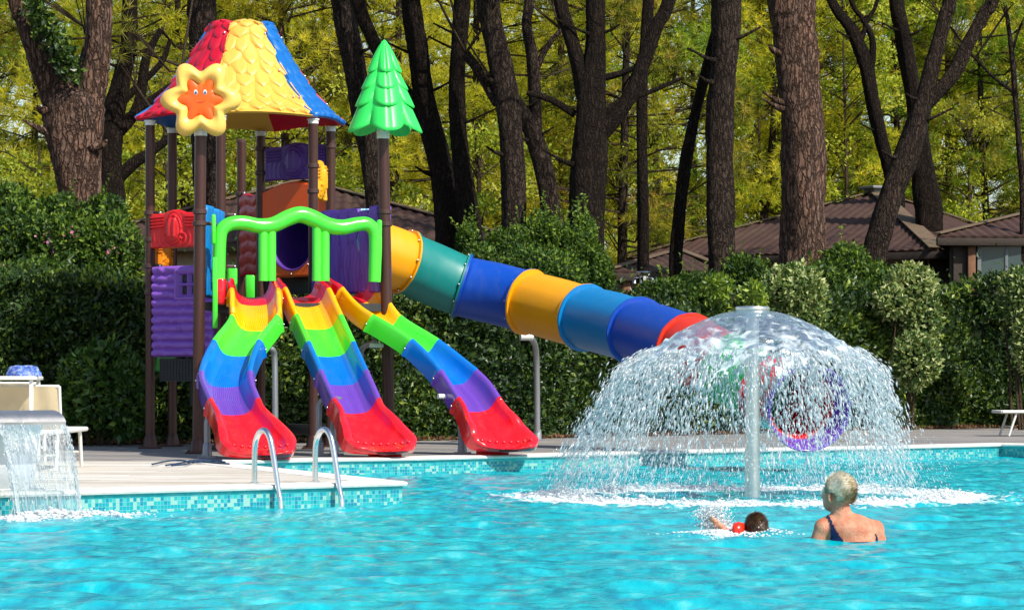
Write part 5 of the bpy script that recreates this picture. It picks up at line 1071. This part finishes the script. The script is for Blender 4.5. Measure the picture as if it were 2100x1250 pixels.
pine('slender young pine at the far right edge', 56, [[(2098, 420, 14), (2092, 320, 13), (2084, 220, 12), (2076, 120, 11), (2066, 40, 9), (2060, 0, 8)], [(2080, 190, 8), (2040, 160, 6), (2000, 120, 5)], [(2075, 110, 7), (2090, 60, 5), (2110, 20, 4)]], BARK_M, 1, ncl=16, seed=17, low=12)
# the wood behind: whole pines with low crowns
bgp = [(-60, 66, 2), (60, 74, 1), (190, 63, 0), (300, 70, 1), (395, 64, 0), (520, 72, 0), (610, 64, 2), (690, 70, 0), (800, 63, 0), (890, 72, 0), (985, 64, 0), (1090, 74, 0), (1160, 66, 0), (1270, 63, 2), (1350, 73, 1), (1430, 76, 2), (1540, 74, 0), (1600, 79, 2), (1700, 75, 0), (1790, 80, 1), (1880, 75, 1), (1960, 79, 1), (2040, 75, 2), (2120, 78, 1), (2190, 75, 1)]
LMK = {'the massive forked trunk': 190, 'the tower roof': 515, 'the green tree topper': 790, 'the thick grey brown trunk': 1055, 'the three forked black trunk': 1215, 'the thick straight trunk': 1480, 'the widest reddish trunk': 1645, 'the leaning grey trunk': 1890, 'the slender edge pine': 2090}
kindn = ['yellow green', 'fresh green', 'olive brown']
for i, (px, Y, mt) in enumerate(bgp):
    b0 = at(px, 780, Y); root = empty('pine_tree', (b0[0], Y, DZ), 'x', 'tree', 'sunlit pines of the wood behind')
    H = 15; lean = R.uniform(-.6, .6); tp0 = [(b0[0], Y, DZ-.1), (b0[0]+lean*.4, Y, 4), (b0[0]+lean, Y, 8), (b0[0]+lean*1.2, Y, H)]
    b = MB(); bark_tube(b, np.array(tp0), np.array([.12, .10, .07, .02]), k=10, per=5); b.build('trunk', BARK_M if i % 3 else BARK_R, root)
    cl, sr = [], []; gx = R.uniform(0, 6.28)
    for j in range(84):
        z = 1.2+R.random()*12.0; rr_ = (1.0+1.9*R.random())*(1.1-z/26); a = j*2.4+gx; ax_ = np.array((b0[0]+lean*z/9, Y, z-.35))
        cl.append((np.array((ax_[0]+rr_*cos(a), Y+rr_*sin(a), z+R.uniform(-.2, .3))), R.uniform(.42, .8))); sr.append(ax_)
    crown(root, cl, sr, NEED[mt], True, k=26, ln=.25, wdt=.0105, ne=15)
    near = min(((abs(px-q), nm) for q, nm in ((190, 'the massive forked trunk'), (515, 'the tower roof'), (790, 'the green tree topper'), (1055, 'the thick grey brown trunk'), (1215, 'the three forked black trunk'), (1480, 'the thick straight trunk'), (1645, 'the widest reddish trunk'), (1890, 'the leaning grey trunk'), (2090, 'the slender edge pine'))))
    q = px; sd = 'just left of' if (px < {'the massive forked trunk': 190, 'the tower roof': 515, 'the green tree topper': 790, 'the thick grey brown trunk': 1055, 'the three forked black trunk': 1215, 'the thick straight trunk': 1480, 'the widest reddish trunk': 1645, 'the leaning grey trunk': 1890, 'the slender edge pine': 2090}[near[1]]) else 'just right of'
    root['label'] = '%s %s pine in the wood %s %s' % ('farther' if Y > 69 else 'nearer', kindn[mt], sd, near[1])
LEAF_S = leafmat('sunlit_leaves', [(0, (.12, .20, .02)), (.4, (.30, .38, .03)), (.75, (.55, .58, .06)), (1, (.7, .66, .12))], .5)
for px, Y, zt, lb in ((90, 58, 5.5, 'pale leaved young tree behind the massive forked trunk'), (345, 61, 6.5, 'sunlit leafy tree seen between the left tower posts'), (655, 60, 7, 'leafy yellow green tree right of the tower roof'), (985, 59, 6, 'leafy tree glowing between the slim dark trunks'), (1270, 64, 6.5, 'bright leafy tree right of the three forked trunk'), (1560, 74, 9, 'golden leafy tree left of the widest reddish trunk'), (1735, 73, 10.5, 'yellow leafy tree right of the widest reddish trunk'), (1990, 74, 8, 'leafy tree under the right arm of the Y forked pine')):
    b0 = at(px, 780, Y); root = empty('broadleaf_tree', (b0[0], Y, DZ), lb, 'tree', 'young leafy trees of the wood'); b = MB(); bark_tube(b, np.array([(b0[0], Y, DZ-.1), (b0[0]+.1, Y, 2), (b0[0]-.1, Y, zt)]), np.array([.08, .06, .02]), k=8, per=5); b.build('trunk', TWIG, root)
    mb = MB(); tb2 = MB()
    for j in range(46):
        z = R.uniform(1.4, zt); a = j*2.4; rr_ = R.uniform(.3, 1.9); c = np.array((b0[0]+rr_*cos(a), Y+rr_*sin(a)*.8, z)); r = R.uniform(.35, .7); kk = 170; d = NR.normal(size=(kk, 3)); d /= np.linalg.norm(d, axis=1)[:, None]
        leafset(mb, c+d*r*(1, 1, .6)*NR.uniform(.3, 1, kk)[:, None], d, .10, tint=np.clip(R.uniform(.25, .8)+NR.normal(0, .15, kk), 0, 1)); tb2.tube([(b0[0], Y, z-.6), (c+(b0[0], Y, z-.3))/2, c], [.02, .014, .006], 4)
    mb.build('crown', LEAF_S, root, smooth=False, tint=True); tag(tb2.build('branches', TWIG, root), kind='stuff')
# distant wood that reads as one mass
mb = MB()
for i in range(2600):
    px = R.uniform(-500, 2600); Y = R.uniform(80, 100); z = R.uniform(.5, 16); c = at(px, 0, Y); c[2] = z; r = R.uniform(.7, 1.3); kk = 16
    d = NR.normal(size=(kk, 3)); d /= np.linalg.norm(d, axis=1)[:, None]; p = c+d*r*NR.uniform(.3, 1, kk)[:, None]; needles(mb, p, d*.7+(0, 0, .4), 11, .42, .024, np.clip(R.uniform(.2, .9)+NR.normal(0, .12, kk), 0, 1))
tag(mb.build('distant_wood', NEED[0], smooth=False, tint=True, loc=(0, 94, DZ)), 'hazy mass of far pine foliage closing the wood', 'wood', kind='stuff')
mb = MB()
for i in range(420):
    px = R.uniform(-200, 2300); Y = R.uniform(53, 66) if px < 1220 else R.uniform(71, 80); z = R.uniform(.6, 2.6); c = at(px, 0, Y); c[2] = z; r = R.uniform(.6, 1.1); kk = 60
    d = NR.normal(size=(kk, 3)); d /= np.linalg.norm(d, axis=1)[:, None]; leafset(mb, c+d*r*NR.uniform(.4, 1, kk)[:, None], d, .16)
tag(mb.build('undergrowth', LEAF_B, smooth=False, tint=True, loc=(0, 60, DZ)), 'low mixed undergrowth between the pines and huts', 'undergrowth', kind='stuff')
# ------------------------------------------------------------ huts
def m_roof(name, a, b_, c):
    n = N(name); g = n.noise(n.co(), 1.6, 7, .65).outputs[0]; g2 = n.noise(n.co(), 18, 5, .7).outputs[0]
    col = n.ramp(g, [(.35, a), (.52, b_), (.68, c)]); col = n.mix(n.math('MULTIPLY', g2, .55), col, (.03, .02, .015)); return n.fin(col, .8, n.bump(g2, .5, .02))
ROOFM = m_roof('brown_corrugated_roof', (.032, .010, .007), (.055, .018, .011), (.07, .042, .022)); HIP = m_roof('mossy_ridge_board', (.12, .08, .045), (.17, .11, .065), (.10, .10, .05)); TERRA = m_roof('terracotta_tiles', (.5, .2, .1), (.6, .28, .15), (.5, .25, .16))
WALL = m_roof('beige_render', (.34, .26, .18), (.4, .32, .23), (.32, .26, .2)); WALLG = m_roof('grey_render', (.20, .19, .18), (.25, .24, .22), (.18, .18, .17)); WOOD = m_roof('stained_wood', (.18, .08, .03), (.24, .11, .045), (.14, .06, .03)); WOODD = m_roof('dark_wood', (.03, .02, .014), (.04, .026, .018), (.02, .015, .01))
GLS = N('window_glass'); GLS = GLS.fin((.05, .08, .08), .18, spec=.4); WFR = plastic('window_frame_paint', (.16, .19, .19), .5)
def hut(label, apex, corners, wall, z0=DZ, cat='hut', posts=(), inset=.35, roofm=ROOFM, wins=(), cap=True, name='hut'):
    A_ = np.array(apex, float); Cn = [np.array(c, float) for c in corners]; ctr = np.mean(Cn, axis=0); r = empty(name, (ctr[0], ctr[1], z0), label, cat)
    for i in range(len(Cn)):
        p, q = Cn[i], Cn[(i+1) % len(Cn)]; e = q-p; L = np.linalg.norm(e); e /= L; n_ = np.cross(e, A_-p); n_ /= np.linalg.norm(n_); n_ *= np.sign(n_[2]) if abs(n_[2]) > 1e-6 else 1
        t_a = np.dot(A_-p, e); up = (A_-p)-e*t_a; hm_ = np.linalg.norm(up); up /= hm_; k = int(L/.035); xs = np.linspace(0, L, k); hx_ = np.where(xs < t_a, xs/max(t_a, .01), (L-xs)/max(L-t_a, .01))*hm_
        rib0 = lambda x: .028*np.abs(np.sin(x*pi/.2))**1.5
        rib = rib0(xs); v = np.linspace(0, 1, 4)
        if not (.04*L < t_a < .96*L):
            P_ = (p+xs[:, None, None]*e)*(1-v[None, :, None])+A_*v[None, :, None]+rib0(xs)[:, None, None]*n_*(1-v[None, :, None])
        else: P_ = p+xs[:, None, None]*e+(v[None, :, None]*hx_[:, None, None])*up+rib[:, None, None]*n_
        b = MB(); b.grid(P_); b.grid((P_-n_*.04)[:, ::-1]); b.grid(np.stack([P_[:, 0], P_[:, 0]-n_*.04], 1)[:, ::-1]); b.build('roof', roofm, r, smooth=False)
        b = MB(); m_ = A_-p; L2 = np.linalg.norm(m_); m_ /= L2; s_ = np.cross(m_, (0, 0, 1)); s_ /= np.linalg.norm(s_); u_ = np.cross(s_, m_)
        b.box((A_+p)/2+(0, 0, .05), (L2, .34 if i == HIPI else .16, .03), ax=np.array([m_, s_, u_]), bev=.008); b.build('hip_board', HIP, r, ang=40)
        b = MB(); b.box((p+q)/2-(0, 0, .10), (L, .04, .14), math.atan2(e[1], e[0]), bev=.006); b.build('fascia', WOODD, r, ang=40)
    wc = [ctr+(c-ctr)*(1-inset) for c in Cn]; zt = Cn[0][2]-.05; b = MB()
    for i in range(len(wc)):
        p, q = wc[i], wc[(i+1) % len(wc)]; b.box(((p[0]+q[0])/2, (p[1]+q[1])/2, (z0+zt)/2), (np.hypot(*(q-p)[:2]), .12, zt-z0), math.atan2(q[1]-p[1], q[0]-p[0]))
    b.build('wall', wall, r, smooth=False)
    for (px, py0, Y) in posts:
        c = at(px, py0, Y); b = MB(); b.box((c[0], c[1], (z0+zt)/2), (.14, .14, zt-z0), bev=.01); b.build('post', WOOD, r, ang=40)
    for (x0, x1, y0, y1, Y) in wins:
        p, q = at(x0, y1, Y), at(x1, y0, Y); c = (p+q)/2; w_, h_ = q[0]-p[0], q[2]-p[2]; fr = MB()
        for s_ in (-1, 1): fr.box((c[0]+s_*w_/2, Y, c[2]), (.07, .08, h_+.07)); fr.box((c[0], Y+.002, c[2]+s_*h_/2), (w_-.07, .076, .07))
        fr.box((c[0]+w_*.05, Y+.004, c[2]), (.05, .06, h_-.07)); f_ = fr.build('window', WFR, r, smooth=False); g = MB(); g.box((c[0], Y+.01, c[2]), (w_-.07, .02, h_-.07)); g.build('pane', GLS, f_, smooth=False)
    if cap: b = MB(); b.box(A_+(0, 0, .10), (.55, .55, .06), .5, bev=.015); b.box(A_+(0, 0, .02), (.36, .36, .12), .5); b.build('vent_cap', plastic('grey_vent_paint', (.16, .18, .19), .5), r, ang=40)
    return r
HIPI = 9
hut('brown roofed hut behind the play tower', at(620, 372, 57), [at(120, 500, 53), at(1065, 492, 53), at(1065, 492, 53)+(0, 8, 0), at(120, 500, 53)+(0, 8, 0)], WALL, posts=((275, 520, 53.4), (900, 520, 53.4)), inset=.12, cap=False)
HIPI = 1
zc = at(0, 512, 58)[2]
def atz(px, Y, z): p = at(px, 780, Y); return np.array((p[0], Y, z))
hut('largest brown pyramid roofed hut right of the red barked trunk', at(1797, 395, 63), [atz(1285, 62, zc), atz(1922, 58, zc), atz(2190, 61, zc), atz(2100, 68, zc), atz(1500, 70, zc)], WALLG, posts=((1880, 530, 58.9), (1900, 530, 59.1), (1600, 540, 61)), inset=.16)
HIPI = 9; zc = at(0, 486, 56)[2]
hut('glass fronted brown hut cut by the right edge', at(2290, 395, 60), [atz(1922, 55.6, zc), atz(2500, 56.4, zc), atz(2480, 63, zc), atz(1980, 62, zc)], WOODD, posts=((1992, 520, 55.9),), inset=.10, wins=((2008, 2110, 492, 575, 55.95),))
zc = at(0, 556, 54)[2]
hut('low small hut seen between the thin trunks', at(1390, 515, 57), [atz(1250, 54, zc), atz(1500, 54.4, zc), atz(1500, 60, zc), atz(1270, 60, zc)], WALL, posts=((1284, 560, 54.2), (1362, 560, 54.2)), inset=.1, cap=False)
zc = at(0, 500, 46)[2]
hut('small terracotta roof glimpsed through the flowering bush', at(60, 452, 47.5), [atz(-20, 46, zc), atz(130, 46.2, zc), atz(130, 49, zc), atz(-20, 49, zc)], WALL, inset=.1, cap=False, roofm=TERRA)
same = {}
for o in bpy.data.objects:
    if o.parent is None and o.get('group') == 'sunlit pines of the wood behind': same.setdefault(o['label'], []).append(o)
for lb, L in same.items():
    if len(L) > 1:
        q = at(max((v for k, v in LMK.items() if lb.endswith(k))), 0, 1)[0]
        L.sort(key=lambda o: abs(o.location.x/o.location.y-q)); L[0]['label'] = lb.replace(' in the wood ', ' close '); L[-1]['label'] = lb.replace(' in the wood ', ' some way off, ')
for o in bpy.data.objects:
    if '_o' in o: del o['_o']
